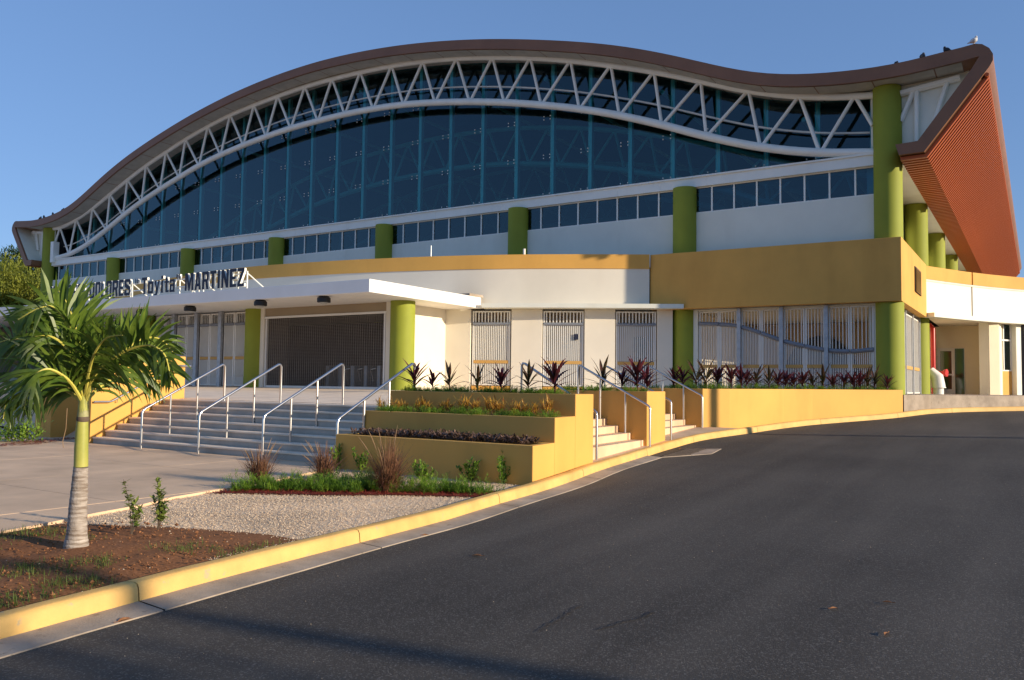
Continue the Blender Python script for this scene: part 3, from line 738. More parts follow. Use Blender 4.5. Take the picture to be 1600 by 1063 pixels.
# --- lower storey: curved front
CP = [(-47,28.8),(-43,26.9),(-40.5,25.9),(-34.8,24.75),(-29.2,24.1),(-25.3,24.45),(-21.9,25.1),(-17.3,26.55),(-14.8,27.75),(-12.45,29.05),(-11.6,29.5)]
CY = pchip([p[0] for p in CP], [p[1] for p in CP])
def onwall(px, y=540):
    r = ray(px, y); k = r.x/r.y; lo, hi = -47, -11.0
    for _ in range(50):
        md = (lo+hi)/2
        if md/CY(md) < k: lo = md
        else: hi = md
    return (lo, CY(lo))
def cwall(mb, x0, x1, z0, z1, off, t, mi=0, n=40):
    xs = np.linspace(x0, x1, n); F = []; B = []
    for x in xs:
        e = .02; d = Vector((2*e, CY(x+e)-CY(x-e))).normalized(); nn = Vector((-d.y, d.x))
        F.append(Vector((x, CY(x)))+nn*off); B.append(Vector((x, CY(x)))+nn*(off+t))
    A = [(p.x,p.y,z0) for p in F]; Bq = [(p.x,p.y,z1) for p in F]; C = [(p.x,p.y,z1) for p in B]; D = [(p.x,p.y,z0) for p in B]
    mb.strip(A, Bq, mi); mb.strip(Bq, C, mi); mb.strip(C, D, mi); mb.strip(D, A, mi)
    mb.add([A[0],Bq[0],C[0],D[0]], [(0,1,2,3)], mi); mb.add([A[-1],Bq[-1],C[-1],D[-1]], [(3,2,1,0)], mi)
mb = MB(); cwall(mb, -47, -12.42, 6.14, 6.69, 0, .3, n=70); mb.build('curved_parapet', 'ochre', AR, smooth=True, angle=.5)
mb = MB(); cwall(mb, -47, -12.42, 4.60, 6.139, .03, .25, n=70); mb.build('curved_wall', 'cream', AR, smooth=True, angle=.5)
mb = MB(); cwall(mb, -18.05, -11.35, 4.573, 4.735, -.62, .66, n=24); mb.build('ledge', 'white', AR, smooth=True, angle=.5)
mb = MB(); xs = np.linspace(-47, -12.4, 50)
mb.strip([(x, CY(x)+.1, 6.2) for x in xs], [(x, 30.1, 6.2) for x in xs]); mb.strip([(x, CY(x)+.1, 4.565) for x in xs], [(x, 30.1, 4.565) for x in xs]); mb.build('terrace_roof', 'soffit', AR)
# canopy
CX = -18.08
mb = MB(); mb.prism([(-66,19.7),(CX,19.7),(CX,26.0),(CX-1.2,25.9),(-66,27)], 4.57, 5.0); bevel(mb.build('canopy', 'white2', AR), .015)
mb = MB(); q = atX(760, 461, CX-.05); mb.box(CX-1.0, 25.2, 5.0, CX+.02, 26.1, 5.09); mb.build('roof_kerb', 'gutter', AR)
# piers of the curved wall
pier = [(695.5,735),(798.5,847),(913,961),(1026.5,1051)]
cw = MB()
for a, b in pier:
    A = onwall(a); B = onwall(b); pm = MB(); pm.seg(A, B, .32, 1.40, 4.57); bevel(pm.build('wall_pier', 'cream', AR), .01)
W0 = onwall(695.5)
mb = MB(); mb.box(W0[0]-.3, 22.55, 1.40, W0[0]+.005, W0[1]+.3, 4.57); mb.build('side_return_wall', 'cream', AR)
# gates
def gate(A, B, z0, z1, name='gate', nb=14, nt=10, trans=.55, band=True, kick=0, rail=.05, bw=.013, bt=.03, parent=None, wave=None, band_z=1.05):
    A = Vector((A[0],A[1])); B = Vector((B[0],B[1])); d = (B-A); L = d.length; d = d/L; n = Vector((-d.y, d.x))
    def bx(mb, u0, u1, za, zb, t=.04, off=0):
        a, b = A+d*u0, A+d*u1; mb.prism([(a+n*(off-t/2))[:],(b+n*(off-t/2))[:],(b+n*(off+t/2))[:],(a+n*(off+t/2))[:]], za, zb)
    mb = MB(); st_ = .055
    bx(mb, 0, st_, z0, z1, .06); bx(mb, L-st_, L, z0, z1, .06); bx(mb, st_, L-st_, z1-rail, z1, .05); bx(mb, st_, L-st_, z0, z0+rail, .05)
    if kick: bx(mb, st_, L-st_, z0+rail, z0+kick, .03)
    zt = z1-trans if trans else z1-rail
    fo = mb.build(name, 'gate', parent or AR)
    if trans and wave is None:
        mb = MB(); a, b = A+d*.02-n*.02, A+d*(L-.02)-n*.02
        mb.tube([(a.x,a.y,zt),(b.x,b.y,zt)], .06, 10); mb.build('cross_pipe', 'gatepipe', fo, smooth=True)
    br = MB(); inn = L-2*st_
    wz = (lambda u: zt) if wave is None else (lambda u: wave(A+d*u))
    for k in range(nb):
        u = st_+inn*(k+.5)/nb; bx(br, u-bw, u+bw, z0+rail, wz(u), bt)
    for k in range(nt):
        u = st_+inn*(k+.5)/nt; bx(br, u-bw*1.1, u+bw*1.1, wz(u), z1-rail, .03)
    if br.v: br.build('bars', 'gate', fo, kind='stuff')
    if wave is not None:
        mb = MB(); mb.tube([(*(A+d*u-n*.03), wz(u)) for u in np.linspace(.01, L-.01, 8)], .075, 10); mb.build('wave_pipe', 'gatepipe', fo, smooth=True)
    if band:
        mb = MB(); bx(mb, st_, L-st_, z0+band_z-.1, z0+band_z+.02, .015, -.028); mb.build('band', 'band', fo)
    return fo
for a, b in ((737.5,796.5),(848.5,911.5),(962.5,1025)):
    A = Vector(onwall(a)); B = Vector(onwall(b)); d = (B-A).normalized(); n = Vector((-d.y,d.x))
    gate((A+n*.08)[:], (B+n*.08)[:], 1.62, 4.5, nb=19, nt=11, trans=.5, band_z=.95, bw=.021)
    mb = MB(); mb.seg(A[:], B[:], .25, 1.40, 1.60, off=.01); mb.build('gate_sill', 'ochre', AR)
    mb = MB(); mb.seg((A+n*1.3-d*.4)[:], (B+n*1.3+d*.4)[:], .1, 1.40, 4.56); mb.build('inner_wall', 'innerw', AR)
    mb = MB(); mb.seg((A+n*1.22+d*.75)[:], (A+n*1.22+d*1.25)[:], .05, 1.45, 3.6); mb.build('inner_window', 'glassd', AR)
# small sign on the middle gate
A = Vector(onwall(897)); B = Vector(onwall(903.5)); mb = MB(); mb.seg(A[:], B[:], .02, atY(900,531,A.y).z, atY(900,522,A.y).z, off=.02)
mb.build('notice_plate', 'navy', AR)
# entry row at Y=22.5
for x in (-19.03, -26.75, -34.3, -41.9):
    mb = MB(); mb.cyl(x, 22.5, 1.40, 4.57, .44, 40); mb.build('entry_column', 'green', AR, smooth=True)
mb = MB(); mb.box(-26.35, 22.42, 4.24, -19.45, 22.62, 4.568); mb.build('shutter_box', 'beige_dark', AR)
mb = MB(); mb.box(-26.40, 22.36, 1.41, -26.12, 22.6, 4.57); mb.build('shutter_jamb', 'cream', AR)
mb = MB(); mb.box(-19.72, 22.40, 1.41, -19.46, 22.6, 4.57); mb.build('shutter_jamb', 'cream', AR)
mb = MB(); mb.box(-26.10, 22.42, 1.42, -26.03, 22.5, 4.24); mb.box(-19.84, 22.42, 1.42, -19.77, 22.5, 4.24); mb.box(-26.0, 22.42, 1.42, -19.85, 22.49, 1.50); mb.box(-26.2, 22.38, 4.16, -19.7, 22.46, 4.24)
rs = mb.build('roller_shutter', 'gate', AR)
mb = MB()
for z in np.arange(1.52, 4.16, .055): mb.box(-26.02, 22.44, z-.003, -19.85, 22.452, z+.003)
for x in np.arange(-25.95, -19.86, .11): mb.box(x-.003, 22.446, 1.5, x+.003, 22.458, 4.16)
mb.build('grille', 'grl', rs, kind='stuff')
# lobby
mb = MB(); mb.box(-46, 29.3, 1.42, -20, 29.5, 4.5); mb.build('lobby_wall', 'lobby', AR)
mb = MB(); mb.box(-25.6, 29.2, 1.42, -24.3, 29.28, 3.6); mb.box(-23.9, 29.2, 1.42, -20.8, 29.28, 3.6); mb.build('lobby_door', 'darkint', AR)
for i in range(5):
    x = -25.4+.72*i
    t = thing('turnstile', 'steel turnstile in the dim lobby, number %s from the left behind the shutter' % ('one','two','three','four','five')[i], 'turnstile', (x, 25.5, 1.42), 'turnstiles in the lobby')
    mb = MB(); mb.box(x-.09, 25.2, 1.42, x+.09, 25.8, 2.35); mb.build('cabinet', 'galv', t)
    mb = MB()
    for k in range(3):
        a = k*2*PI/3+.4; mb.tube([(x+.1, 25.4, 2.2), (x+.28, 25.4+.3*math.cos(a)*.4, 2.2+.38*math.sin(a)-.1)], .018, 6)
    mb.build('tripod_arm', 'steel', t)
t = thing('barrier', 'low steel barrier rail in the lobby right of the turnstiles', 'barrier', (-21, 25.3, 1.42))
mb = MB()
for x in (-22, -20.9, -19.9): mb.tube([(x,25.3,1.42),(x,25.3,2.45)], .03, 6)
mb.build('post', 'steel', t); mb = MB()
for z in (1.75, 2.45): mb.tube([(-22,25.3,z),(-19.6,25.3,z)], .028, 6)
mb.build('rail', 'steel', t)
# entry gates left of the shutter and the next bay
def xpy(px, Y): return ix(px, Y, 545)
posts = [239.5, 272.5, 308, 345.5, 385.5]
pw = [xpy(p, 22.5) for p in posts]
for k in range(4):
    mid = (pw[k]+pw[k+1])/2
    for a, b in ((pw[k]+.13, mid-.02), (mid+.02, pw[k+1]-.13)):
        gate((a,22.55), (b,22.55), 1.45, 4.50, nb=11, nt=5, trans=.48, kick=.38, band_z=1.2, bw=.0085)
    mb = MB(); mb.box(pw[k+1]-.1, 22.38, 1.42, pw[k+1]+.1, 22.5, 4.56)
    if k < 3: mb.build('gate_post', 'galv', AR)
for k in range(4):
    a = -41.3+1.66*k; gate((a+.1,22.55), (a+1.56,22.55), 1.45, 4.50, nb=18, nt=8, trans=.48, kick=.38, band_z=1.2, bw=.009)
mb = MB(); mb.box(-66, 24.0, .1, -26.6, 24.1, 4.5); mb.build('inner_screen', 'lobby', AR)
# --- the ochre box at the right corner
mb = MB(); mb.prism([(-12.44,29.18),(-3.72,29.45),(-3.72,36.6),(-4.0,36.6),(-4.0,29.75),(-12.44,29.5)], 4.57, 6.69)
bevel(mb.build('corner_fascia', 'ochre', AR), .012)
mb = MB(); mb.prism([(-12.4,29.6),(-4.02,29.76),(-4.02,38.4),(-12.4,38.4)], 6.1, 6.25); mb.prism([(-12.4,29.6),(-4.02,29.76),(-4.02,38.4),(-12.4,38.4)], 4.58, 4.68); mb.build('corner_roof', 'soffit', AR)
lv = MB(); q0 = atX(1428.5,416,-3.72); q1 = atX(1438.5,462,-3.72)
lv.box(-3.74, q0.y, q1.z-.02, -3.69, q1.y, q0.z)
lo = lv.build('louvre_vent', 'darkint', AR)
for k in range(14):
    z = q1.z+.03+(q0.z-q1.z-.08)*k/13; mb = MB(); mb.add([(-3.69,q0.y+.03,z),(-3.69,q1.y-.03,z),(-3.65,q1.y-.03,z-.045),(-3.65,q0.y+.03,z-.045),(-3.69,q0.y+.03,z-.012),(-3.69,q1.y-.03,z-.012),(-3.65,q1.y-.03,z-.057),(-3.65,q0.y+.03,z-.057)], [(0,1,2,3),(7,6,5,4),(3,2,6,7),(0,3,7,4),(1,0,4,5),(2,1,5,6)]); mb.build('blade', 'band', lo)
# barred windows of the corner room
wpx = [(1093.5,506),(1123.8,507),(1154,510),(1190,521),(1220,531.5),(1258.5,541.3),(1291.5,547.3),(1328.6,549.2),(1364,546.5)]
GYR = 29.92
wp_ = [atY(*q, GYR) for q in wpx]; wf = pchip([p.x for p in wp_], [p.z for p in wp_]); WV = lambda P: wf(P[0])
lp = [1092.5,1124,1156,1189.5,1222,1258,1292,1328.5,1366.5]
lx_ = [ix(p, GYR, 545) for p in lp]
for k in range(8):
    a = lx_[k]+(.075 if k % 2 == 0 and k > 0 else .01); b = lx_[k+1]-(.075 if k % 2 == 1 and k < 7 else .01)
    gate((a,GYR), (b,GYR), 1.50, 4.50, name='window_gate', nb=10, nt=5, wave=WV, kick=.12, band_z=.98)
for k in (2, 4, 6):
    mb = MB(); mb.box(lx_[k]-.065, GYR-.16, 1.45, lx_[k]+.065, GYR-.02, 4.56); mb.build('gate_post', 'galv', AR)
mb = MB(); mb.box(-10.95, GYR-.1, 1.45, lx_[0]-.02, GYR+.1, 4.565); mb.box(lx_[8]+.02, GYR-.1, 1.45, -4.55, GYR+.1, 4.565); mb.box(-10.95, GYR-.08, 4.52, -4.55, GYR+.1, 4.566); mb.build('window_jamb', 'white', AR)
# side gates facing right
yg = [30.55, 32.6, 34.7, 36.85]
for a, b in zip(yg[:-1], yg[1:]):
    gate((-4.05,a+.08), (-4.05,b-.08), 1.52, 4.45, name='window_gate', nb=8, nt=0, trans=0, band_z=1.0, bw=.042, bt=.006)
    mb = MB(); mb.box(-4.2, b-.08, 1.45, -3.98, b+.05, 4.56); mb.build('gate_post', 'galv', AR)
# corner room inside
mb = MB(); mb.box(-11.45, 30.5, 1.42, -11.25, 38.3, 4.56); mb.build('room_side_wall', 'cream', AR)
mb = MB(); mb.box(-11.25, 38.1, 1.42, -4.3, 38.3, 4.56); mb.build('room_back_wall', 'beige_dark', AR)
mb = MB(); c0 = atY(1282, 604, 38.0); pts = [(c0.x+1.75*math.cos(a), 1.45+2.55*math.sin(a)) for a in np.linspace(0, PI, 16)]
mb.add([(x, 38.06, z) for x, z in pts], [tuple(range(16))]); mb.add([(x, 38.0, z) for x, z in pts], [tuple(range(16))])
mb.strip([(x, 38.06, z) for x, z in pts], [(x, 38.0, z) for x, z in pts]); mb.build('room_archway', 'darkint', AR)

# --- right wing of the building
RP = [(-3.75, 36.62), (-3.1, 38.0), (-2.45, 39.3), (-1.7, 40.6), (-.9, 41.8), (.2, 43.3), (1.8, 45.3), (4.2, 48)]
def rwall(mb, P, z0, z1, t, off=0):
    for a, b in zip(P[:-1], P[1:]): mb.seg(a, b, t, z0, z1, off=off)
def strips(name, P, z0, z1, off, t, mk):
    mb = MB(); V2 = [Vector(p) for p in P]; F = []; B = []
    for i, p in enumerate(V2):
        d = (V2[min(i+1,len(V2)-1)]-V2[max(i-1,0)]).normalized(); n = Vector((-d.y,d.x)); F.append(p+n*off); B.append(p+n*(off+t))
    A = [(p.x,p.y,z0) for p in F]; Bq = [(p.x,p.y,z1) for p in F]; C = [(p.x,p.y,z1) for p in B]; D = [(p.x,p.y,z0) for p in B]
    mb.strip(A,Bq); mb.strip(Bq,C); mb.strip(C,D); mb.strip(D,A); mb.add([A[0],Bq[0],C[0],D[0]],[(0,1,2,3)]); mb.add([A[-1],Bq[-1],C[-1],D[-1]],[(0,1,2,3)])
    return mb.build(name, mk, AR, smooth=True, angle=.4)
ex = lambda a, b, t: (a[0]+(b[0]-a[0])*t, a[1]+(b[1]-a[1])*t)
jn = ex(RP[2], RP[3], .2); jn2 = ex(RP[2], RP[3], .26)
strips('wing_parapet', RP[:3]+[jn], 6.13, 6.66, 0, .25, 'ochre'); strips('wing_parapet', [jn2]+RP[3:], 6.13, 6.66, 0, .25, 'ochre')
strips('wing_wall', RP[:3]+[jn], 4.75, 6.129, .03, .25, 'white'); strips('wing_wall', [jn2]+RP[3:], 4.75, 6.129, .03, .25, 'white')
strips('wing_joint', [jn, jn2], 4.75, 6.6, .06, .1, 'gutter')
strips('wing_ledge', RP, 4.575, 4.752, -.35, .5, 'white')
mb = MB(); mb.prism(RP+[(-3.9, 50)], 4.60, 4.70); mb.prism(RP+[(-3.9, 50)], 6.05, 6.12); mb.build('wing_roof', 'cream', AR)
def onR(px, y=560):
    r = ray(px, y); k = r.x/r.y; best = None
    for a, b in zip(RP[:-1], RP[1:]):
        ka, kb_ = a[0]/a[1], b[0]/b[1]
        if min(ka,kb_) <= k <= max(ka,kb_):
            t = (k-ka)/(kb_-ka) if kb_ != ka else 0
            # exact: solve (ax+t dx) = k (ay+t dy)
            dx, dy = b[0]-a[0], b[1]-a[1]; t = (k*a[1]-a[0])/(dx-k*dy); return ex(a, b, t)
    return RP[-2]
p1, p2, p3, p4 = onR(1546), onR(1565.5), onR(1589), onR(1599)
for a, b in ((p1,p2),(p3,ex(RP[5],RP[6],.5))):
    mb = MB(); mb.seg(a, b, .45, 1.45, 4.60, off=.02); mb.build('wing_pier', 'white', AR)
wz0 = atY(1575, 580, p2[1]+.4).z; 
d = (Vector(p3)-Vector(p2)).normalized(); n = Vector((-d.y,d.x)); a_ = Vector(p2)+n*.25; b_ = Vector(p3)+n*.25
mb = MB(); mb.seg(a_[:], b_[:], .1, 1.45, wz0); mb.build('window_apron', 'ochre', AR)
mb = MB(); L_ = (b_-a_).length
mb.seg(a_[:], (a_+d*.05)[:], .06, wz0, 4.56); mb.seg((b_-d*.05)[:], b_[:], .06, wz0, 4.56); mb.seg((a_+d*(L_*.5-.025))[:], (a_+d*(L_*.5+.025))[:], .06, wz0, 4.56)
mb.seg(a_[:], b_[:], .06, 3.85, 3.92, off=-.004); mb.seg(a_[:], b_[:], .065, wz0, wz0+.05, off=-.004)
wf_ = mb.build('window', 'gate', AR)
mb = MB(); mb.seg(a_[:], b_[:], .01, wz0+.02, 4.55, off=.03); mb.build('pane', 'glassd', wf_)
mb = MB(); mb.prism([(a_.x+.06,a_.y+.9),(b_.x+.5,a_.y+.9),(b_.x+.5,a_.y+1),(a_.x+.06,a_.y+1)], 1.45, 4.58); mb.build('wing_room_wall', 'darkint', AR)
# recess with the glass door
RB = 42.6
q = Vector(p1)
mb = MB(); mb.box(-4.3, RB, 1.45, -1.3, RB+.2, 4.60); mb.prism([(-4.3,37.9),(-4.05,37.9),(-4.05,RB),(-4.3,RB)], 1.45, 4.6)
mb.prism([p1, (p1[0]+.35, p1[1]+.30), (-1.2, RB), (-1.55, RB)], 1.45, 4.60)
mb.build('recess_wall', 'rec_bounce', AR)
dx0, dx1 = ix(1465, RB, 580), ix(1508, RB, 580); zt = atY(1486, 544, RB).z; zb = atY(1486, 613.5, RB).z
mid = ix(1491.5, RB, 580)
mb = MB()
for a, b in ((dx0,dx0+.12),(mid-.11,mid+.02),(dx1-.03,dx1)): mb.box(a, RB-.06, 1.46, b, RB, zt)
mb.box(dx0, RB-.055, zt-.14, mid, RB, zt); mb.box(dx0, RB-.055, 1.46, mid, RB, 1.72); mb.box(dx0, RB-.055, 2.35, mid, RB, 2.42); mb.box(mid, RB-.05, zt-.03, dx1, RB, zt)
dr = mb.build('glass_door', 'cream', AR)
mb = MB(); mb.add([(dx0+.1,RB-.02,1.5),(dx1,RB-.02,1.5),(dx1,RB-.02,zt-.02),(dx0+.1,RB-.02,zt-.02)], [(0,1,2,3)]); mb.build('pane', 'dgreen', dr)
mb = MB(); mb.box(mid-.08, RB-.12, 2.3, mid-.03, RB-.06, 2.6); mb.build('handle', 'steel', dr)

# ================================================================== THINGS ON AND AROUND THE BUILDING
# sign
def word(txt, p0, p1, ytop0, ybot0, small=False):
    return txt
SY_ = 20.45
sg = thing('roof_sign', 'dark navy raised block letters standing on the entrance canopy', 'sign', (-32, SY_, 5.0))
def glyph(ch):
    a, b, c = .34, .17, .12            # upright stroke, level stroke, chamfer
    box_ = lambda x0,y0,x1,y1: [(x0,y0),(x1,y0),(x1,y1),(x0,y1)]
    rnd = lambda x0,y0,x1,y1,l,r: ([(x0+c,y0)] if l else [(x0,y0)])+([(x1-c,y0),(x1,y0+c*.5)] if r else [(x1,y0)])+([(x1,y1-c*.5),(x1-c,y1)] if r else [(x1,y1)])+([(x0+c,y1),(x0,y1-c*.5),(x0,y0+c*.5)] if l else [(x0,y1)])
    if ch == 'O': return [rnd(0,0,1,1,1,1), box_(a,b,1-a,1-b)]
    if ch == 'o': return [rnd(0,0,1,1,1,1), box_(a,.22,1-a,.78)]
    if ch == 'D': return [rnd(0,0,1,1,0,1), box_(a,b,1-a,1-b)]
    if ch == 'C': return [[(c,0),(1-c,0),(1,c*.5),(1,.38),(1-a,.38),(1-a,b),(a,b),(a,1-b),(1-a,1-b),(1-a,.62),(1,.62),(1,1-c*.5),(1-c,1),(c,1),(0,1-c*.5),(0,c*.5)]]
    if ch == 'L': return [[(0,0),(1,0),(1,b),(a,b),(a,1),(0,1)]]
    if ch == 'I': return [box_(0,0,1,1)]
    if ch == 'E': return [[(0,0),(1,0),(1,b),(a*1.1,b),(a*1.1,.42),(.9,.42),(.9,.58),(a*1.1,.58),(a*1.1,1-b),(1,1-b),(1,1),(0,1)]]
    if ch == 'S': return [[(c,0),(1-c,0),(1,c*.5),(1,.47),(.9,.54),(a,.72),(a,1-b),(1-a,1-b),(1-a,.68),(1,.68),(1,1-c*.5),(1-c,1),(c,1),(0,1-c*.5),(0,.60),(.1,.53),(1-a,.36),(1-a,b),(a,b),(a,.34),(0,.34),(0,c*.5)]]
    if ch == 'R': return [[(0,0),(a,0),(a,.42),(.5,.42),(.64,0),(1,0),(.84,.46),(1,.56),(1,1-c*.5),(1-c,1),(0,1)], box_(a,.57,1-a,1-b)]
    if ch == 'T': return [[(.32,0),(.68,0),(.68,1-b),(1,1-b),(1,1),(0,1),(0,1-b),(.32,1-b)]]
    if ch == 'M': return [[(0,0),(.22,0),(.22,.66),(.42,0),(.58,0),(.78,.66),(.78,0),(1,0),(1,1),(.68,1),(.5,.42),(.32,1),(0,1)]]
    if ch == 'A': return [[(0,0),(.33,0),(.37,.2),(.63,.2),(.67,0),(1,0),(.72,1),(.28,1)], [(.41,.36),(.59,.36),(.5,.78)]]
    if ch == 'N': return [[(0,0),(.30,0),(.30,.56),(.66,0),(1,0),(1,1),(.70,1),(.70,.46),(.34,1),(0,1)]]
    if ch == 'Z': return [[(0,0),(1,0),(1,b),(.40,b),(1,.84),(1,1),(0,1),(0,1-b),(.58,1-b),(0,.16)]]
    if ch == 'y': return [[(.05,0),(.42,0),(.66,.24),(1,1),(.68,1),(.52,.52),(.33,1),(0,1),(.36,.30),(.24,.18),(.05,.18)]]
    if ch == 'i': return [box_(0,0,1,.72), box_(0,.82,1,1)]
    if ch == 't': return [[(.35,0),(1,0),(1,.14),(.70,.14),(.70,.62),(1,.62),(1,.76),(.70,.76),(.70,1),(.26,.95),(.26,.76),(0,.76),(0,.62),(.26,.62),(.26,.08)]]
    if ch == 'a': return [[(c,0),(1,0),(1,1-c*.5),(1-c,1),(c,1),(0,1-c*.5),(0,.72),(a,.72),(a,.82),(1-a,.82),(1-a,.62),(c,.62),(0,.54),(0,c*.5)], box_(a,.17,1-a,.45)]
    return [[(0,.4),(.40,0),(.40,1),(0,1)], [(.6,.4),(1,0),(1,1),(.6,1)]] if ch == '\u201d' else [[(0,0),(.40,0),(.40,.6),(0,1)], [(.6,0),(1,0),(1,.6),(.6,1)]]
def letter(ch, x0, x1, z0, z1):
    cu = bpy.data.curves.new('letter', 'CURVE'); cu.dimensions = '2D'; cu.fill_mode = 'BOTH'; cu.extrude = .035
    for lp_ in glyph(ch):
        sp = cu.splines.new('POLY'); sp.points.add(len(lp_)-1); sp.use_cyclic_u = True
        for k, (u, v) in enumerate(lp_): sp.points[k].co = (u, v, 0, 1)
    ob = bpy.data.objects.new('tmp', cu); COL.objects.link(ob); dg = bpy.context.evaluated_depsgraph_get()
    me = bpy.data.meshes.new_from_object(ob.evaluated_get(dg)); COL.objects.unlink(ob); bpy.data.objects.remove(ob)
    co = np.array([v.co[:] for v in me.vertices]); mn, mx = co.min(0), co.max(0)
    for v in me.vertices:
        X = x0+(v.co.x-mn[0])/max(1e-6, mx[0]-mn[0])*(x1-x0); Z = z0+(v.co.y-mn[1])/max(1e-6, mx[1]-mn[1])*(z1-z0); Yv = SY_-v.co.z*1.3
        v.co = (X, Yv, Z)
    me.materials.clear(); me.materials.append(MT['navy']); me.materials.append(MT['steel_white'])
    me.update()
    for p in me.polygons: p.material_index = 0 if p.normal.y < -.5 else 1
    if me.polygons and sum(1 for p in me.polygons if p.normal.y < -.5) == 0: pass
    return link(bpy.data.objects.new('letter', me), sg)
ZB, ZT = 5.20, 5.90
def put(txt, pxs, z0=ZB, z1=ZT, gap=.14):
    for i, ch in enumerate(txt):
        a, b = ix(pxs[i], SY_, 440), ix(pxs[i+1], SY_, 440); wd = b-a
        k = gap*wd
        if ch in 'Ii1': a2, b2 = a+wd*.22, b-wd*.22
        else: a2, b2 = a+k*.5, b-k*.5
        zz0, zz1 = z0, z1
        if ch in 'oa': zz1 = z0+(z1-z0)*.74
        if ch == 'y': zz0, zz1 = z0-(z1-z0)*.2, z0+(z1-z0)*.74
        if ch == 't': zz1 = z0+(z1-z0)*.9
        if ch in '\u201c\u201d': zz0 = z0+(z1-z0)*.68
        letter(ch, a2, b2, zz0, zz1)
lin = lambda a, b, n: list(np.linspace(a, b, n+1))
put('COLISEO', [75.5,84.5,93,101,105.5,114,122.5,134.5])
put('DOLORES', [141,150.5,159.5,167.5,177,187,195.5,206.5])
put('\u201c', [212.5,218.5]); put('Toyita', [222.5,232.5,242,252,258,266,275.5]); put('\u201d', [276.5,283])
put('MARTINEZ', [289.5,305,316.5,328.5,340,346.5,359.5,371.5,384])
mb = MB()
for px in (140, 172, 205, 238, 281, 300, 318, 345, 372, 386):
    x = ix(px, SY_+.12, 440)
    mb.box(x-.022, SY_+.10, 5.0, x+.022, SY_+.145, 5.80)
mb.box(ix(76,SY_+.1,440), SY_+.085, 5.38, ix(386,SY_+.1,440), SY_+.10, 5.43); mb.box(ix(76,SY_+.1,440), SY_+.085, 5.68, ix(386,SY_+.1,440), SY_+.10, 5.73)
mb.build('sign_frame', 'steel_white', sg)
mb = MB()
for px in (207, 281, 311, 386):
    x = ix(px, SY_+.12, 440); mb.tube([(x, SY_+.13, 5.72), (x+.55, SY_+.75, 5.0)], .025, 5); mb.tube([(x, SY_+.13, 5.72), (x-.02, SY_+.16, 5.0)], .022, 5)
mb.build('brace', 'steel_white', sg)
# canopy lamps
lampn = ['round black ceiling lamp under the canopy over the shutter opening', 'round black ceiling lamp under the canopy in front of the second green column', 'round black ceiling lamp under the canopy over the white entry gates', 'round black ceiling lamp under the canopy half hidden behind palm fronds']
for (px, py), lb in zip([(506,470),(407,475.5),(297,484),(222,489)], lampn):
    q = atZ(px, py, 4.42); x, y = q.x, q.y
    t = thing('ceiling_lamp', lb, 'lamp', (x, y, 4.57), 'lamps under the canopy')
    mb = MB(); mb.tube([(x,y,4.57),(x,y,4.50),(x,y,4.37),(x,y,4.35)], [.16,.23,.23,.19], 20); mb.build('housing', 'black', t, smooth=True)
    mb = MB(); mb.tube([(x,y,4.35),(x,y,4.31)], [.17,.10], 16); mb.build('lens', 'lens', t, smooth=True)
# terrace pipes
q = atY(817, 397, 26.8); mb = MB(); mb.tube([(q.x, 26.9, 6.2),(q.x, 26.9, 6.92)], .05, 10)
tag(mb.build('vent_pipe', 'pvc'), 'short white vent pipe on the curved terrace parapet', 'pipe')
q = atY(671, 397, 26.5); mb = MB(); mb.tube([(q.x, 26.6, 6.2),(q.x, 26.6, 7.35)], .02, 8)
tag(mb.build('lightning_rod', 'galv'), 'thin grey rod standing on the curved terrace roof', 'rod')

# stair rails
def rail_thing(lbl, pts, posts, grp, r=.026, base=(0,0,0)):
    t = thing('handrail', lbl, 'handrail', base, grp)
    mb = MB(); mb.tube(pts, r, 10); mb.build('rail', 'steel', t, smooth=True)
    for x, y, z0, z1 in posts:
        mb = MB(); mb.tube([(x,y,z0),(x,y,z1)], r*.85, 8); mb.build('post', 'steel', t, smooth=True)
    return t
def zst(y): return .15+RS*min(7, max(0, math.floor((y-Y0)/.3)+1)) if y >= Y0 else .15
rl = ['steel stair handrail nearest the ochre side wall, partly behind palm fronds', 'steel stair handrail second from the ochre side wall', 'steel stair handrail third from the ochre side wall, behind the fountain grass', 'steel stair handrail against the terraced planter']
for (x, lb) in zip((-16.52, -14.56, -12.62, -10.66), rl):
    ya, yb, za_, zb_ = 10.86, 12.98, 1.0, 2.06
    sl_ = (zb_-za_)/(yb-ya)
    pts = [(x,ya,.15),(x,ya,za_-.09),(x,ya+.015,za_-.03),(x,ya+.06,za_+.015),(x,yb-.06,zb_-.015),(x,yb-.015,zb_-.02),(x,yb+.02,zb_-.07),(x,yb+.02,zst(yb))]
    ps = [(x, y, zst(y)-.01, za_+sl_*(y-ya)-.01) for y in (11.55, 12.25)]
    rail_thing(lb, pts, ps, 'handrails up the entrance steps', base=(x, ya, .15))
# wall A (ochre side wall) and wall rail, wall B
wa = tag(bevel((lambda mb: (mb.prism([(-18.98,11.0),(-18.74,11.0),(-18.74,13.5),(-18.98,13.5)], .1, 2.27), mb.build('stair_side_wall', 'ochre'))[1])(MB())), 'sunlit ochre wall at the left end of the entrance steps behind the palm', 'wall')
t = thing('wall_handrail', 'steel handrail bracketed to the sunlit ochre wall behind the palm', 'handrail', (-18.7, 12, 1))
mb = MB(); mb.tube([(-18.66,11.03,1.12),(-18.66,11.42,1.12),(-18.66,11.47,1.135),(-18.66,13.2,2.02),(-18.66,13.6,2.03)], .025, 10); mb.build('rail', 'steel', t, smooth=True)
for y, z in ((11.6,1.2),(12.4,1.6),(13.1,1.97)):
    mb = MB(); mb.tube([(-18.74,y,z-.1),(-18.67,y,z-.1),(-18.66,y,z-.02)], .01, 6); mb.build('bracket', 'steel', t)
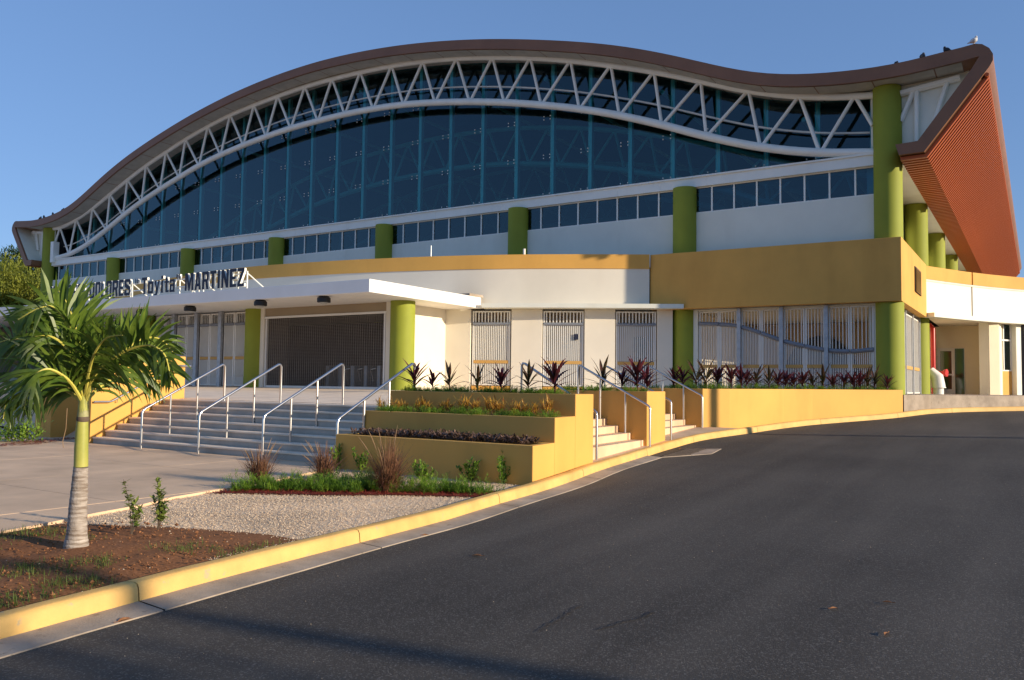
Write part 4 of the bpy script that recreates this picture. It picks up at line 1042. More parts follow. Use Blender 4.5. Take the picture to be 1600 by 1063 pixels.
wb = atZ(78, 684, .15)
mb = MB(); mb.prism([(wb.x-.75,wb.y),(wb.x,wb.y),(wb.x,wb.y+1.9),(wb.x-.75,wb.y+1.9)], .1, 1.50)
tag(bevel(mb.build('ramp_wall', 'ochre')), 'shaded ochre ramp wall end left of the palm trunk', 'wall')
mb = MB(); mb.prism([(-21.1,wb.y+.3),(-18.99,wb.y+.3),(-18.99,13.56),(-21.1,13.56)], .1, [.16,.16,1.17,1.17]); o = mb.build('ramp', 'conc', kind='structure'); o['label'] = 'concrete access ramp between ochre walls'
mb = MB(); mb.prism([(-60,13.58),(-18.71,13.58),(-18.71,22.29),(-60,22.29)], .1, [pz_(13.58),pz_(13.58),1.415,1.415]); o = mb.build('left_terrace', 'terr', kind='structure'); o['label'] = 'concrete terrace left of the steps'
# side stair rails
def srail(lb, Y, px_a, py_a, px_b, py_b, midpx, zg, base):
    A = atY(px_a, py_a, Y); B = atY(px_b, py_b, Y)       # upper, lower bend
    dz = (A.z-B.z)/(A.x-B.x)
    pts = [(A.x,Y,A.z-.75),(A.x,Y,A.z-.07),(A.x+.02,Y,A.z-.01),(A.x+.07,Y,A.z-.02),(B.x-.05,Y,B.z+.01),(B.x-.01,Y,B.z-.02),(B.x,Y,B.z-.08),(B.x,Y,zg)]
    ps = []
    for px in midpx:
        x = ix(px, Y, 620); zt = A.z+dz*(x-A.x); ps.append((x, Y, zt-.93, zt))
    return rail_thing(lb, pts, ps, 'handrails of the side stairs', .024, (B.x, Y, zg))
srail('steel side stair handrail running up beside the terraced planter top', 13.34, 815.6, 567, 932.5, 643, (), .33, 0)
srail('steel side stair handrail on the near face of the short planter block', 15.98, 903.7, 571, 1015.5, 634.5, (937.6, 977), .40, 0)
srail('steel side stair handrail on the far face of the short planter block', 17.5, 945, 572, 1048.5, 626, (), .45, 0)
srail('steel side stair handrail at the start of the long planter', fr[0][1]-.1, 1012, 573, 1097.5, 618, (1035, 1068), .55, 0)

# standpipe and wrapped white pipe
q = atY(1458, 560, 38.6); X = q.x
t = thing('standpipe', 'red fire standpipe rising beside the green column at the right', 'standpipe', (X, 38.6, 1.5))
zt = atY(1458, 508, 38.6).z
mb = MB(); mb.tube([(X-.25,38.75,zt-.05),(X-.1,38.65,zt),(X,38.6,zt-.12),(X,38.6,1.5)], .09, 12); mb.build('riser', 'red', t, smooth=True)
zc = atY(1462, 583, 38.6).z
mb = MB(); mb.tube([(X,38.6,zc+.15),(X,38.6,zc+.1),(X,38.6,zc-.1),(X,38.6,zc-.15)], [.1,.17,.17,.1], 14); mb.tube([(X,38.6,zc),(X+.45,38.45,zc)], .08, 10); mb.tube([(X+.45,38.45,zc),(X+.46,38.44,zc),(X+.52,38.42,zc)], [.14,.16,.16], 12); mb.build('valve', 'red', t, smooth=True)
q = atY(1464, 600, 38.0); X = q.x
t = thing('wrapped_pipe', 'thick white wrapped pipe elbow beside the red standpipe', 'pipe', (X, 38, 1.5))
z0 = 1.5; z1 = atY(1464, 582, 38).z
mb = MB(); mb.tube([(X-.28,38.1,z1-.15),(X-.17,38.05,z1-.02),(X,38,z1-.2),(X+.05,38,z1-.55),(X+.05,38,z0+.28)], [.20,.22,.25,.26,.26], 16); mb.build('elbow', 'pvc', t, smooth=True)
mb = MB(); mb.tube([(X+.05,38,z0+.30),(X+.05,38,z0+.26)], .285, 16); mb.tube([(X+.05,38,z0+.26),(X+.05,38,z0)], .20, 16); mb.build('base_collar', 'pvc', t, smooth=True)

# birds on the roof
def bird(lbl, px, py, mk, sc, hd):
    q = atY(px, py, YR+.25); x = q.x; zt = TZ(x) if x > -58.8 else q.z
    if px > 1505: zt = q.z-.02
    o = thing('bird', lbl, 'bird', (x, YR+.25, zt), 'birds on the roof edge')
    s = sc*.58; c, sn = math.cos(hd), math.sin(hd)
    R_ = lambda u, h: (x+u*c*s, YR+.25+u*sn*s, zt+h*s)
    mb = MB(); mb.tube([R_(-.30,.10),R_(-.17,.14),R_(-.08,.18),R_(.02,.22),R_(.09,.27),R_(.115,.32),R_(.13,.37),R_(.15,.40),R_(.17,.405),R_(.20,.395)], [.012,.03,.065,.085,.08,.055,.045,.048,.035,.006], 10)
    mb.tube([R_(.0,.15),R_(.01,.0)], .012, 5); mb.tube([R_(.035,.15),R_(.045,.0)], .012, 5)
    mb.build('body', mk, o, smooth=True)
for a in [('small dark bird on the roof edge nearest the big green corner column',1400,102.5,'bird_d',.55,.3),('dark pigeon on the roof edge between two other dark birds',1441,93,'bird_d',1.0,1.2),('dark pigeon on the rising roof edge next to the white gull',1480,82,'bird_d',1.0,2.8),
          ('pale gull standing on the top of the roof tip',1521,69,'bird_w',1.0,.2),('dark bird on the far roof end, leftmost of its row',62.5,342,'bird_d',1.0,.3),('dark bird on the far roof end, second of its row',69,340,'bird_d',1.1,2.9),('dark bird on the far roof end, third of its row',83,335,'bird_d',1.1,2.9),('dark bird on the far roof end, highest up the slope',97.5,329,'bird_d',1.1,.3)]: bird(*a)

# drain grate
dg_ = thing('drain_grate', 'rusty iron drain grate in a concrete frame by the kerb', 'drain', (-6.3, 16.4, .28))
gq = [atG(*q) for q in [(1034,715),(1076,702.5),(1127,702.5),(1112,710.5)]]
mb = MB(); P = [(p.x,p.y) for p in gq]; mb.prism(P, [rz_(*p)-.05 for p in P], [rz_(*p)+.006 for p in P]); mb.build('frame', 'gutter', dg_)
mb = MB(); A, B, C_, D = [Vector((p[0],p[1],rz_(*p)+.012)) for p in (P[0],P[1],ex(P[1],P[2],.55),ex(P[0],P[3],.55))]
for k in range(9):
    t_ = .06+.88*k/8; a = A+(D-A)*t_; b = B+(C_-B)*t_; mb.tube([a+(b-a)*.05, a+(b-a)*.95], .016, 4)
for k in (0, .5, 1):
    a = A+(B-A)*(.05+.9*k); b = D+(C_-D)*(.05+.9*k); mb.tube([a, b], .02, 4)
mb.build('bars', 'drain', dg_, kind='stuff')

# ================================================================== PLANTS
def R2(a, b): return a+(b-a)*rng.random()
def azv(a, e): return Vector((math.cos(a)*math.cos(e), math.sin(a)*math.cos(e), math.sin(e)))
# --- palm
PB = atZ(119, 852, .17)
pm = thing('palm_tree', 'small green palm with a yellow green crownshaft on bare soil', 'palm', PB)
def ppt(px, py, dep=0):          # point at the palm's distance, dep metres further away
    r = ray(px, py); k = (PB-Vector((0,0,CAMZ))).dot(CF); k2 = k+dep; p = r*k2; return Vector((p.x,p.y,p.z+CAMZ))
tr_pts = [(119,858,18.5),(119,850,17.5),(120,835,15),(121,815,13.8),(122,790,13),(124,765,12),(125.5,740,10.8),(126.5,728,10.4)]
k_ = (PB-Vector((0,0,CAMZ))).dot(CF)/FPX
mb = MB(); pth = []; rr = []
for (x0,y0,r0),(x1,y1,r1) in zip(tr_pts[:-1], tr_pts[1:]):
    for t in np.linspace(0, 1, 7)[:-1]:
        pth.append(ppt(x0+(x1-x0)*t, y0+(y1-y0)*t)); rr.append((r0+(r1-r0)*t)*k_*(1+(.035 if len(pth) % 3 == 0 else 0)))
mb.tube(pth, rr, 20); mb.build('trunk', 'trunk', pm, smooth=True)
mb = MB(); sp = [(126.5,729,10.3),(127,700,10),(128,675,9.2),(129,655,8.2),(130,640,7.6),(131,620,6.5),(132,600,5),(133,580,3.2)]
mb.tube([ppt(a,b) for a, b, c in sp], [c*k_ for a, b, c in sp], 18); mb.build('crownshaft', 'shaft', pm, smooth=True)
mb = MB(); mb.tube([ppt(129.3,657),ppt(129.3,652),ppt(130,640),ppt(131,628)], [8.3*k_,8.4*k_,7.6*k_,6.6*k_], 16); mb.build('sheath', 'sheath', pm, smooth=True)
mb = MB(); mb.tube([ppt(129.2,659),ppt(129.3,655),ppt(129.4,651)],[8.3*k_,9.4*k_,8.6*k_],16); mb.build('leaf_scar', 'bark', pm, smooth=True)
fronds = [
 # picture path of the rachis with depth steps (m), leaflet length, droop
 ([(133,625,0),(128,570,.05),(119,515,.10),(105,475,.15),(92,455,.2)], .36, .5, .052),
 ([(134,628,0),(146,590,-.1),(168,566,-.2),(203,546,-.28),(236,540,-.34),(258,556,-.38),(266,590,-.4)], .36, 1.3, .044),
 ([(131,632,0),(112,600,-.12),(92,583,-.22),(72,577,-.3),(54,588,-.36),(43,612,-.4),(38,640,-.42)], .36, 1.3, .046),
 ([(131,630,0),(100,597,.0),(66,577,.05),(34,590,.1),(12,625,.15),(5,655,.15)], .34, 1.3, .046),
 ([(132,628,0),(122,585,-.1),(106,548,-.2),(84,528,-.28),(58,526,-.34),(38,540,-.38)], .34, 1.1, .046),
 ([(130,630,.02),(106,612,.1),(82,602,.2),(62,599,.3),(44,602,.38),(28,618,.44)], .38, 1.2, .05),
 ([(130,622,0),(112,580,.08),(84,552,.15),(52,535,.2),(20,530,.25),(-14,540,.3)], .34, 1.0, .046),
 ([(133,622,0),(144,578,.15),(160,545,.3),(180,522,.42),(206,512,.5)], .27, .8, .044),
 ([(134,625,0),(158,585,.1),(190,552,.2),(222,530,.28),(250,530,.34),(270,550,.4)], .31, 1.2, .044),
 ([(132,622,0),(122,560,-.12),(108,510,-.22),(82,480,-.3),(56,484,-.38),(28,500,-.44)], .32, 1.0, .044),
 ([(133,624,0),(139,582,-.15),(149,550,-.3),(167,528,-.42),(192,524,-.55)], .24, .9, .044),
 ([(134,628,0),(162,600,.15),(196,584,.32),(226,582,.44),(248,600,.52)], .36, 1.2, .048),
 ([(132,622,0),(126,575,.25),(112,540,.5),(92,520,.7)], .40, 1.0, .05),
 ([(133,622,0),(142,580,.3),(160,550,.6),(184,540,.8)], .40, 1.0, .05),
]
for fi, (pp, LL, dr_, ww) in enumerate(fronds):
    ctrl = [ppt(x, y, d) for x, y, d in pp]
    # Catmull sampling
    P = []
    for i in range(len(ctrl)-1):
        p0 = ctrl[max(0,i-1)]; p1_ = ctrl[i]; p2_ = ctrl[i+1]; p3_ = ctrl[min(len(ctrl)-1,i+2)]
        for t in np.linspace(0, 1, 7)[:-1]:
            P.append(.5*((2*p1_)+(-p0+p2_)*t+(2*p0-5*p1_+4*p2_-p3_)*t*t+(-p0+3*p1_-3*p2_+p3_)*t**3))
    P.append(ctrl[-1])
    mb = MB(); mb.tube(P, [.015*(1-.85*i/(len(P)-1))+.002 for i in range(len(P))], 6); fo = mb.build('frond', 'rachis', pm, smooth=True)
    lb = MB(); n = len(P); cum = [0]
    for i in range(1, n): cum.append(cum[-1]+(P[i]-P[i-1]).length)
    tot = cum[-1]; m_ = int(tot/.029)
    for k in range(int(m_*.16), m_+1):
        s_ = k/m_*tot; i = min(n-2, int(np.searchsorted(cum, s_)-1)); i = max(i, 0)
        t = (s_-cum[i])/max(1e-6, cum[i+1]-cum[i]); p = P[i].lerp(P[i+1], t); tg = (P[min(i+2,n-1)]-P[max(i-1,0)]).normalized()
        upv = Vector((0,0,1)); sd = tg.cross(upv)
        if sd.length < .15: sd = CR.copy()
        sd.normalize(); nv = sd.cross(tg).normalized(); fr_ = k/m_; pl_ = tg.cross(CF)
        if pl_.dot(CD) > 0: pl_ = -pl_
        ln = LL*(.55+.75*math.sin(PI*min(1,(fr_-.1)/.9*.95+.03))**.8)*R2(.85,1.1)*(1-.35*max(0,fr_-.7)/.3)
        for sg_ in (1,-1):
            d = pl_*sg_*R2(.6,1.0)+sd*sg_*R2(-.25,.75)+tg*R2(.55,.95)+nv*R2(.0,.35)
            blade(lb, p, d, ln, ww*.78*R2(.8,1.15), (dr_*R2(.35,1.0) if sg_ > 0 else dr_*R2(1.0,2.0)), side=(tg+nv*R2(-.7,.7)), n=5, tip=.05, peak=.3)
    lb.build('leaflets', 'palm', fo, kind='stuff')
mb = MB(); mb.tube([ppt(105,638,-.05),ppt(103,670,-.05),ppt(98,690,-.06),ppt(99,700,-.06)], .003, 5); mb.build('dry_strand', 'plume', pm)

# --- cordylines
def cordy_proto(seed, mk, up=1.0, nleaf=16):
    r0 = random.Random(seed)
    t = thing('cordyline', 'x', 'plant', (0,0,0), 'cordylines')
    mb = MB(); mb.tube([(0,0,-.02),(.01,.0,.12),(.0,.01,.26)], [.012,.011,.009], 6); mb.build('stem', 'cordy', t)
    mb = MB()
    for i in range(nleaf):
        a = i*2.4+r0.uniform(-.3,.3); e = math.radians(r0.uniform(15,40)+42*i/nleaf); z = .10+.17*i/nleaf
        blade(mb, (0,0,z), azv(a, e), r0.uniform(.30,.44)*up, r0.uniform(.042,.066), r0.uniform(.4,1.1), n=5, peak=.45, tip=.04, fold=.25)
    mb.build('leaves', mk, t)
    return t
protos = [cordy_proto(1,'cordy'), cordy_proto(2,'cordy',1.05,18), cordy_proto(3,'cordy_g',1.0,13), cordy_proto(4,'cordy',.95,14)]
first = {id(p): True for p in protos}
def place(p, loc, sc, lbl, grp):
    rz = R2(0, 6.28)
    if first.get(id(p)):
        first[id(p)] = False; p.location = loc; p.rotation_euler = (0,0,rz); p.scale = (sc,)*3; r = p
        p['label'] = lbl
    else: r = dup(p, loc, rz, sc, lbl)
    r['group'] = grp
    return r
tA = [(648,0,1.15),(676,3,.9),(702,2,.95),(746,2,.9),(783,1,.98),(826,2,.95),(866,1,1.2)]
nmA = ['in front of the green entry column','right of the tall one','below the pale side wall','by the first barred gate','before the first barred gate','between two barred gates','tall, before the second barred gate']
for (px, k, sc), nm in zip(tA, nmA):
    q = atY(px, 606, R2(12.6,12.95)); place(protos[k], (q.x, q.y, 1.45), sc*1.12, 'dark red cordyline on the top planter tier, '+nm, 'cordylines on the terraced planter')
nmB = ['leftmost, behind the handrail','second from the left','tallest','rightmost']
for (px, k, sc), nm in zip([(941,2,1.25),(972,3,1.05),(995,1,1.4),(1011,0,1.1)], nmB):
    q = atY(px, 606, R2(16.35,16.9)); place(protos[k], (q.x, q.y, 1.49), sc*1.1, 'dark cordyline on the short planter block, '+nm, 'cordylines on the short planter block')
ORD = 'first second third fourth fifth sixth seventh eighth ninth tenth eleventh twelfth thirteenth fourteenth fifteenth sixteenth seventeenth eighteenth nineteenth twentieth twenty-first twenty-second twenty-third'.split()
pxC = [195,240,320,375,440,520,575,605,660,735,785,830,870,925,980,1040,1095,1160,1210,1250,1290,1330,1405]
for i, xx in enumerate(pxC):
    px = 1000+xx/3.636
    # a point a little behind the planter's front wall on this bearing
    r = ray(px, 606); kk = r.x/r.y
    yb_ = None
    for a, b in zip(fr[:-1], fr[1:]):
        ka, kb2 = a[0]/a[1], b[0]/b[1]
        if min(ka,kb2) <= kk <= max(ka,kb2):
            dxx, dyy = b[0]-a[0], b[1]-a[1]; tt = (kk*a[1]-a[0])/(dxx-kk*dyy); yb_ = a[1]+dyy*tt
    if yb_ is None: yb_ = fr[0][1]+.4 if px < 1098 else 28.6
    yb_ = yb_+R2(.35,.9) if px < 1385 else yb_+.2
    place(protos[(i*7+i//3) % 4], (kk*yb_, yb_, 1.55), R2(1.15,1.5), 'dark red cordyline, '+ORD[i]+' from the side stairs along the long ochre planter', 'cordylines in the long planter')

# --- crotons in the middle tier
def croton_proto(seed, s=1):
    r0 = random.Random(seed); t = thing('croton', 'x', 'plant', (0,0,0), 'crotons on the middle tier'); mb = MB(); mb.tube([(0,0,-.02),(0,0,.12)], .01, 5); mb.build('stem', 'bark', t); mb = MB()
    for b in range(5):
        ba = b*1.26+r0.uniform(-.3,.3); tip_ = Vector((math.cos(ba)*.07, math.sin(ba)*.07, r0.uniform(.09,.22)))
        for i in range(15):
            a = r0.uniform(0,6.28); e = math.radians(r0.uniform(5,80))
            blade(mb, tip_*r0.uniform(.4,1.0), azv(a,e), r0.uniform(.10,.19)*s, .014, r0.uniform(.2,1.1), n=3, peak=.4, tip=.1)
    mb.build('leaves', 'croton', t); return t
cps = [croton_proto(21), croton_proto(22, 1.15)]
for p in cps: first[id(p)] = True
cpx = [595,618,632,655,668,694,703,723,742,768,781,803,818,833,856]
ctx_ = ['at the left end by the steps','next to the left end','third along from the steps','fourth along from the steps','fifth along from the steps','sixth along from the steps','seventh along from the steps','tall reddish, standing above its neighbours','pale yellow, left of the middle','tall orange, near the middle','leaning, just right of the middle','bushy, sixth from the right end','brown tinted, fourth from the right end','yellow green, third from the right end','golden spiky, alone at the right end']
for i, (px, nm) in enumerate(zip(cpx, ctx_)):
    q = atY(px, 640, R2(11.95,12.25)); sc = 1.35 if px in (723,768,856) else R2(.9,1.15)
    place(cps[i % 2], (q.x, q.y, 1.08), sc, 'yellow orange croton on the middle tier, '+nm, 'crotons on the middle tier')

# --- ferny ground cover (stuff)
def tufts(name, pts, hh, mk, lbl, nb=9, W=.007, spread=.10):
    mb = MB()
    for (x, y, z, s) in pts:
        for i in range(nb):
            a = rng.uniform(0,6.28); e = math.radians(rng.uniform(20,85)); p = Vector((x+rng.gauss(0,spread*s*.55), y+rng.gauss(0,spread*s*.55), z))
            L = hh*s*rng.uniform(.6,1.15); d = azv(a,e); dr = rng.uniform(.1,.9); n = 7
            for k in range(n):
                q = p+d*(L/n); t = k/n; w_ = hh*s*(.20+.18*math.sin(PI*min(1,t+.15)))
                for _ in range(5):
                    aa = rng.uniform(0,6.28); dd = (azv(aa, rng.uniform(-.3,.9))*.8+d*.6)
                    blade(mb, p, dd, w_*rng.uniform(.6,1.1), W*rng.uniform(.8,1.5), .15, n=1, tip=.35, peak=.5)
                p = q; d = (d+Vector((0,0,-dr/n))).normalized()
    o = mb.build(name, mk, kind='stuff'); o['label'] = lbl; return o
pts = [(R2(-10.6,-6.85), R2(12.58,12.85), 1.47, R2(.8,1.5)) for _ in range(110)]
tufts('ferny_groundcover', pts, .13, 'fern', 'green ferny ground cover edging the top planter tier')
pts = [(x_, R2(11.70,11.98), 1.10, R2(.9,1.6)) for x_ in [R2(-10.5,-6.75) for _ in range(70)] if noise.noise((x_*1.7, 2.2, 0)) > -.25]
tufts('ferny_groundcover', pts, .13, 'fern', 'green ferny ground cover on the middle planter tier')
pts = [(R2(-9.2,-7.1), R2(16.2,16.6), 1.49, R2(.8,1.3)) for _ in range(40)]
for a, b in zip(fr[:-1], fr[1:]):
    for _ in range(9):
        t = rng.random(); x, y = ex(a, b, t); pts.append((x-.3, y+R2(.1,.25), 1.60, R2(.8,1.6)))
pts += [(R2(-9.0,-7.5), fr[0][1]+R2(.15,.4), 1.55, R2(.8,1.3)) for _ in range(25)]
tufts('ferny_groundcover', pts, .17, 'fern', 'green ferny ground cover in the planters by the side stairs', W=.012)
# dark leafy ground cover, lower tier
mb = MB()
for _ in range(2600):
    x, y = R2(-10.4,-6.72), R2(10.9,11.45); h = .02+.10*rng.random()*(1-.25*abs((x+8.5)/2))
    a = rng.uniform(0,6.28); e = math.radians(rng.uniform(-10,70)); d = azv(a,e)
    blade(mb, (x,y,.70+h), d, R2(.045,.085), R2(.03,.05), .4, n=2, peak=.5, tip=.15, fold=.2)
o = mb.build('dark_groundcover', 'darkleaf', kind='stuff'); o['label'] = 'dark reddish leafy ground cover filling the lowest planter tier'

# --- bed by the plaza: fern clumps, mulch, fountain grass, shrubs
edge = [(345,768),(400,768.5),(460,769.5),(520,771),(580,771),(640,771),(700,772.5),(745,774),(772,775)]
ew = [atZ(*q, .135) for q in edge]; exs = [p.x for p in ew]; eys = [p.y for p in ew]
EY = lambda x: float(np.interp(x, exs, eys))
mb = MB()
for _ in range(3600):
    x = R2(exs[0], exs[-1]); y = EY(x)-.24+.75*rng.random()+.06*noise.noise((x*4,1,1))
    a = rng.uniform(0,6.28); d = azv(a, rng.uniform(-.2,.5)); blade(mb, (x,y,.135+.012*rng.random()), d, R2(.03,.08), R2(.012,.022), .1, n=1, peak=.5, tip=.6)
mb.add([(x, EY(x)-.20, .136) for x in exs]+[(x, EY(x)+.55, .136) for x in exs], [(i,i+1,len(exs)+i+1,len(exs)+i) for i in range(len(exs)-1)])
o = mb.build('mulch', 'mulch', kind='stuff'); o['label'] = 'strip of red wood mulch at the gravel edge'
pts = []
for px, d0, n in [(355,.12,5),(375,.12,6),(395,.2,8),(415,.25,10),(440,.35,13),(470,.45,16),(500,.5,16),(530,.45,14),(555,.3,12),(580,.2,8),(640,.1,6),(660,.12,8),(680,.12,8),(700,.14,9),(725,.14,9),(750,.12,8),(768,.1,5)]:
    for _ in range(int(n*.8)):
        q = atZ(px+R2(-13,13), 768, .135); pts.append((q.x, EY(q.x)+.16+d0*2.0*rng.random(), .13, R2(.55,1.55)))
tufts('ferny_groundcover', pts, .20, 'fern', 'bright green ferny ground cover along the gravel bed', nb=10, W=.009, spread=.13)
def fgrass(lbl, px, py, H, nbl, seed):
    q = atZ(px, py, .135); r0 = random.Random(seed); t = thing('fountain_grass', lbl, 'grass', q, 'fountain grasses in the bed')
    mb = MB()
    for i in range(nbl):
        a = r0.uniform(0,6.28); e = math.radians(r0.gauss(64,17)); o = Vector((r0.gauss(0,.05),r0.gauss(0,.05),0))
        blade(mb, q+o, azv(a,min(e,1.54)), H*r0.uniform(.5,1.05), .008*r0.uniform(.7,1.5), r0.uniform(.2,1.5), n=4, peak=.4, tip=.1)
    mb.build('blades', 'grassp', t, kind='stuff')
    mb = MB()
    for i in range(9):
        a = r0.uniform(0,6.28); d = azv(a, math.radians(r0.uniform(52,84))); p = q.copy(); P = [p.copy()]; L = H*r0.uniform(.9,1.25)
        for k in range(9): p = p+d*L/9; d = (d+Vector((0,0,-.10*(k/9)-.02))).normalized(); P.append(p.copy())
        mb.tube(P[:7], .0022, 4); mb.tube(P[6:], [.003,.006,.005,.0015], 6)
    mb.build('plumes', 'plume', t, kind='stuff'); return t
fgrass('purple brown fountain grass standing at the plaza edge, leftmost of three', 404, 757, .60, 380, 5)
fgrass('purple brown fountain grass in front of the lowest steps rail, middle of three', 506, 748, .57, 380, 6)
fgrass('purple brown fountain grass in front of the planter wall, largest of three', 606, 768, .80, 520, 7)
def shrub(lbl, px, py, H, W, seed):
    H *= 1.45; W *= 1.5; q = atZ(px, py, .135); r0 = random.Random(seed); t = thing('shrub', lbl, 'shrub', q, 'young shrubs before the planter')
    ms = MB(); ml = MB(); ns = 4 if W < .13 else 8
    ns = 3 if W < .12 else 9
    for i in range(ns):
        a = r0.uniform(0,6.28); o = Vector((math.cos(a),math.sin(a),0))*r0.uniform(.15,1)*W*.95; h = H*r0.uniform(.45,1)
        b = q; e = q+o+Vector((0,0,h)); md_ = b.lerp(e,.5)+o*.25; ms.tube([b-Vector((0,0,.02)),md_,e], [.006,.005,.003], 5)
        for k in range(int(10+h*95)):
            tt = r0.uniform(.12,1.0); p = b.lerp(e,tt)+o*.25*math.sin(PI*tt)+Vector((r0.gauss(0,.014),r0.gauss(0,.014),r0.gauss(0,.012)))
            blade(ml, p, azv(r0.uniform(0,6.28), math.radians(r0.uniform(-5,75))), r0.uniform(.045,.085), .034, .2, n=2, peak=.5, tip=.2, fold=.2)
    ms.build('stem', 'bark', t); ml.build('leaves', 'shrub', t, kind='stuff'); return t
for i, a in enumerate([('green shrub directly behind the middle fountain grass',527,733,.28,.09),('green shrub left of the largest fountain grass near the planter',565,738,.30,.12),('thin upright green shrub right of the largest fountain grass',648,738,.34,.07),
        ('low green shrub in front of the others beside the largest fountain grass',664,755,.25,.13),('upright two stemmed green shrub near the middle of the planter wall',682,741,.36,.15),('spreading green shrub leaning left near the middle of the planter wall',716,745,.34,.15),('round green shrub close to the right of the leaning one',737,752,.27,.15),('bushy green shrub alone near the sunlit planter corner',784,755,.33,.17),('pale green shrub hidden behind the largest fountain grass',612,738,.34,.07)]): shrub(*a, 40+i)
# saplings
def sapling(lbl, px, py, H, seed, lean, dens):
    q = atZ(px, py, .15); r0 = random.Random(seed); t = thing('sapling', lbl, 'sapling', q, 'saplings by the palm')
    ms = MB(); ml = MB(); k0 = (q-Vector((0,0,CAMZ))).dot(CF)/FPX
    for (dx, top, w_) in lean:
        pth = [q+CR*(dx*k0*t_)+Vector((0,0,top*k0*t_))+CR*(math.sin(t_*3)*4*k0) for t_ in np.linspace(0,1,7)]
        ms.tube(pth, [.006*(1-.7*i/6) for i in range(7)], 5)
        for i in range(int(dens*top/60)):
            tt = r0.uniform(.28,1); j = min(5,int(tt*6)); p = pth[j].lerp(pth[j+1], tt*6-j)
            blade(ml, p, azv(r0.uniform(0,6.28), math.radians(r0.uniform(-30,60))), r0.uniform(.045,.085), .034, .3, n=2, peak=.5, tip=.15, fold=.15)
    ms.build('stem', 'bark', t); ml.build('leaves', 'sap', t, kind='stuff'); return t
sapling('thin sparse sapling nearer the palm trunk', 205, 836, .5, 61, [(-16,86,1),(4,50,1),(-4,60,1),(9,44,1)], 30)
sapling('small leafy sapling with pale yellow green tips, farther from the palm', 246, 830, .5, 62, [(-4,80,1),(8,50,1),(-9,50,1),(2,62,1)], 52)

# soil grass, pebbles
mb = MB(); cnt = 0
while cnt < 1150:
    x, y = R2(-8.8,-5.6), R2(-.2,5.4)
    if x < BX(y)+.05 or x > kin(y)[0]-.02 or y > SY(x)-.05: continue
    dk = kin(y)[0]-x
    if noise.noise((x*1.3,y*1.3,5))+.35*math.exp(-dk*4)+.25*math.exp(-((x-PB.x)**2+(y-PB.y)**2)*9) < .10+.25*rng.random(): continue
    cnt += 1
    for i in range(7):
        blade(mb, (x+rng.gauss(0,.025),y+rng.gauss(0,.025),.14), azv(rng.uniform(0,6.28), math.radians(rng.uniform(15,85))), R2(.03,.085), .005, rng.uniform(.2,1.4), n=2, peak=.3, tip=.1)
o = mb.build('grass', 'grass', kind='stuff'); o['label'] = 'sparse weedy grass on the brown soil'
mb = MB()
def stone(x, y, z, r):
    a = rng.random()*6.28; vs = []
    for u in ((1,0,0),(0,1,0),(-1,0,0),(0,-1,0),(0,0,.8),(0,0,-.6)):
        k = r*rng.uniform(.7,1.2); vs.append((x+(u[0]*math.cos(a)-u[1]*math.sin(a))*k*1.2, y+(u[0]*math.sin(a)+u[1]*math.cos(a))*k, z+u[2]*k))
    mb.add(vs, [(0,1,4),(1,2,4),(2,3,4),(3,0,4),(1,0,5),(2,1,5),(3,2,5),(0,3,5)])
c = 0
while c < 22000:
    y = R2(4.6,11.0); x = R2(-11,-5.7)
    if x < BX(y)+.02 or x > kin(y)[0]-.01 or (sx[0] < x < sx[-1] and y < SY(x)-.12*rng.random()) or y > 10.72: continue
    c += 1; stone(x, y, .124+.008*rng.random(), R2(.004,.009))
for _ in range(110):
    y = R2(1,5.3); x = R2(-8.6,-5.7)
    if x < BX(y)+.02 or x > kin(y)[0]-.01: continue
    stone(x, y, .15, R2(.004,.010))
o = mb.build('gravel_stones', 'pebble', kind='stuff'); o['label'] = 'loose pale gravel stones'
mb = MB(); c = 0
while c < 2600:
    y = R2(-.1,5.4); x = R2(-8.9,-5.6)
    if x < BX(y)+.03 or x > kin(y)[0]-.01 or y > SY(x)+.05*noise.noise((x*5,y*5,0)): continue
    c += 1; stone(x, y, .152+.01*rng.random(), R2(.004,.016)*(1.6 if rng.random() < .08 else 1))
o = mb.build('soil_clods', 'soil', kind='stuff'); o['label'] = 'loose brown soil clods round the palm'
# road grit and dry leaves
mb = MB()
for _ in range(220):
    y = 2.6+12*rng.random()**1.5; x = KX(y)+.4+rng.random()*7; stone(x, y, rz_(x,y), R2(.002,.005))
o = mb.build('road_grit', 'pebble', kind='stuff'); o['label'] = 'small stray stones on the asphalt'
def dleaf(lbl, px, py, s, seed):
    q = atG(px, py); q.z = rz_(q.x,q.y)+.008; r0 = random.Random(seed); a = r0.uniform(0,6.28)
    mb = MB(); blade(mb, q, azv(a,.25), s, s*.5, .9, n=4, peak=.45, tip=.05, fold=.5); mb.tube([q, q-azv(a,-.1)*s*.3], .002, 4)
    tag(mb.build('dry_leaf', 'dry'), lbl, 'leaf', 'dry leaves on the road')
for i, a in enumerate([('curled brown dry leaf in the gutter near the front kerb',185,974,.13),('brown dry leaf lying alone on the asphalt left of the middle',752,873,.11),('small tan dry leaf on the asphalt right of the front cracks',1298,971,.07),('small tan dry leaf on the asphalt, rightmost of three at the front',1394,963,.07),('small tan dry leaf lowest on the asphalt',1388,1013,.07),('brown dry leaf in the gutter near the gravel',660,838,.09),('reddish dry leaf at the drain grate by the kerb',1063,702,.12),('reddish dry leaf lying on the drain grate bars',1078,703,.12)]): dleaf(*a, 80+i)
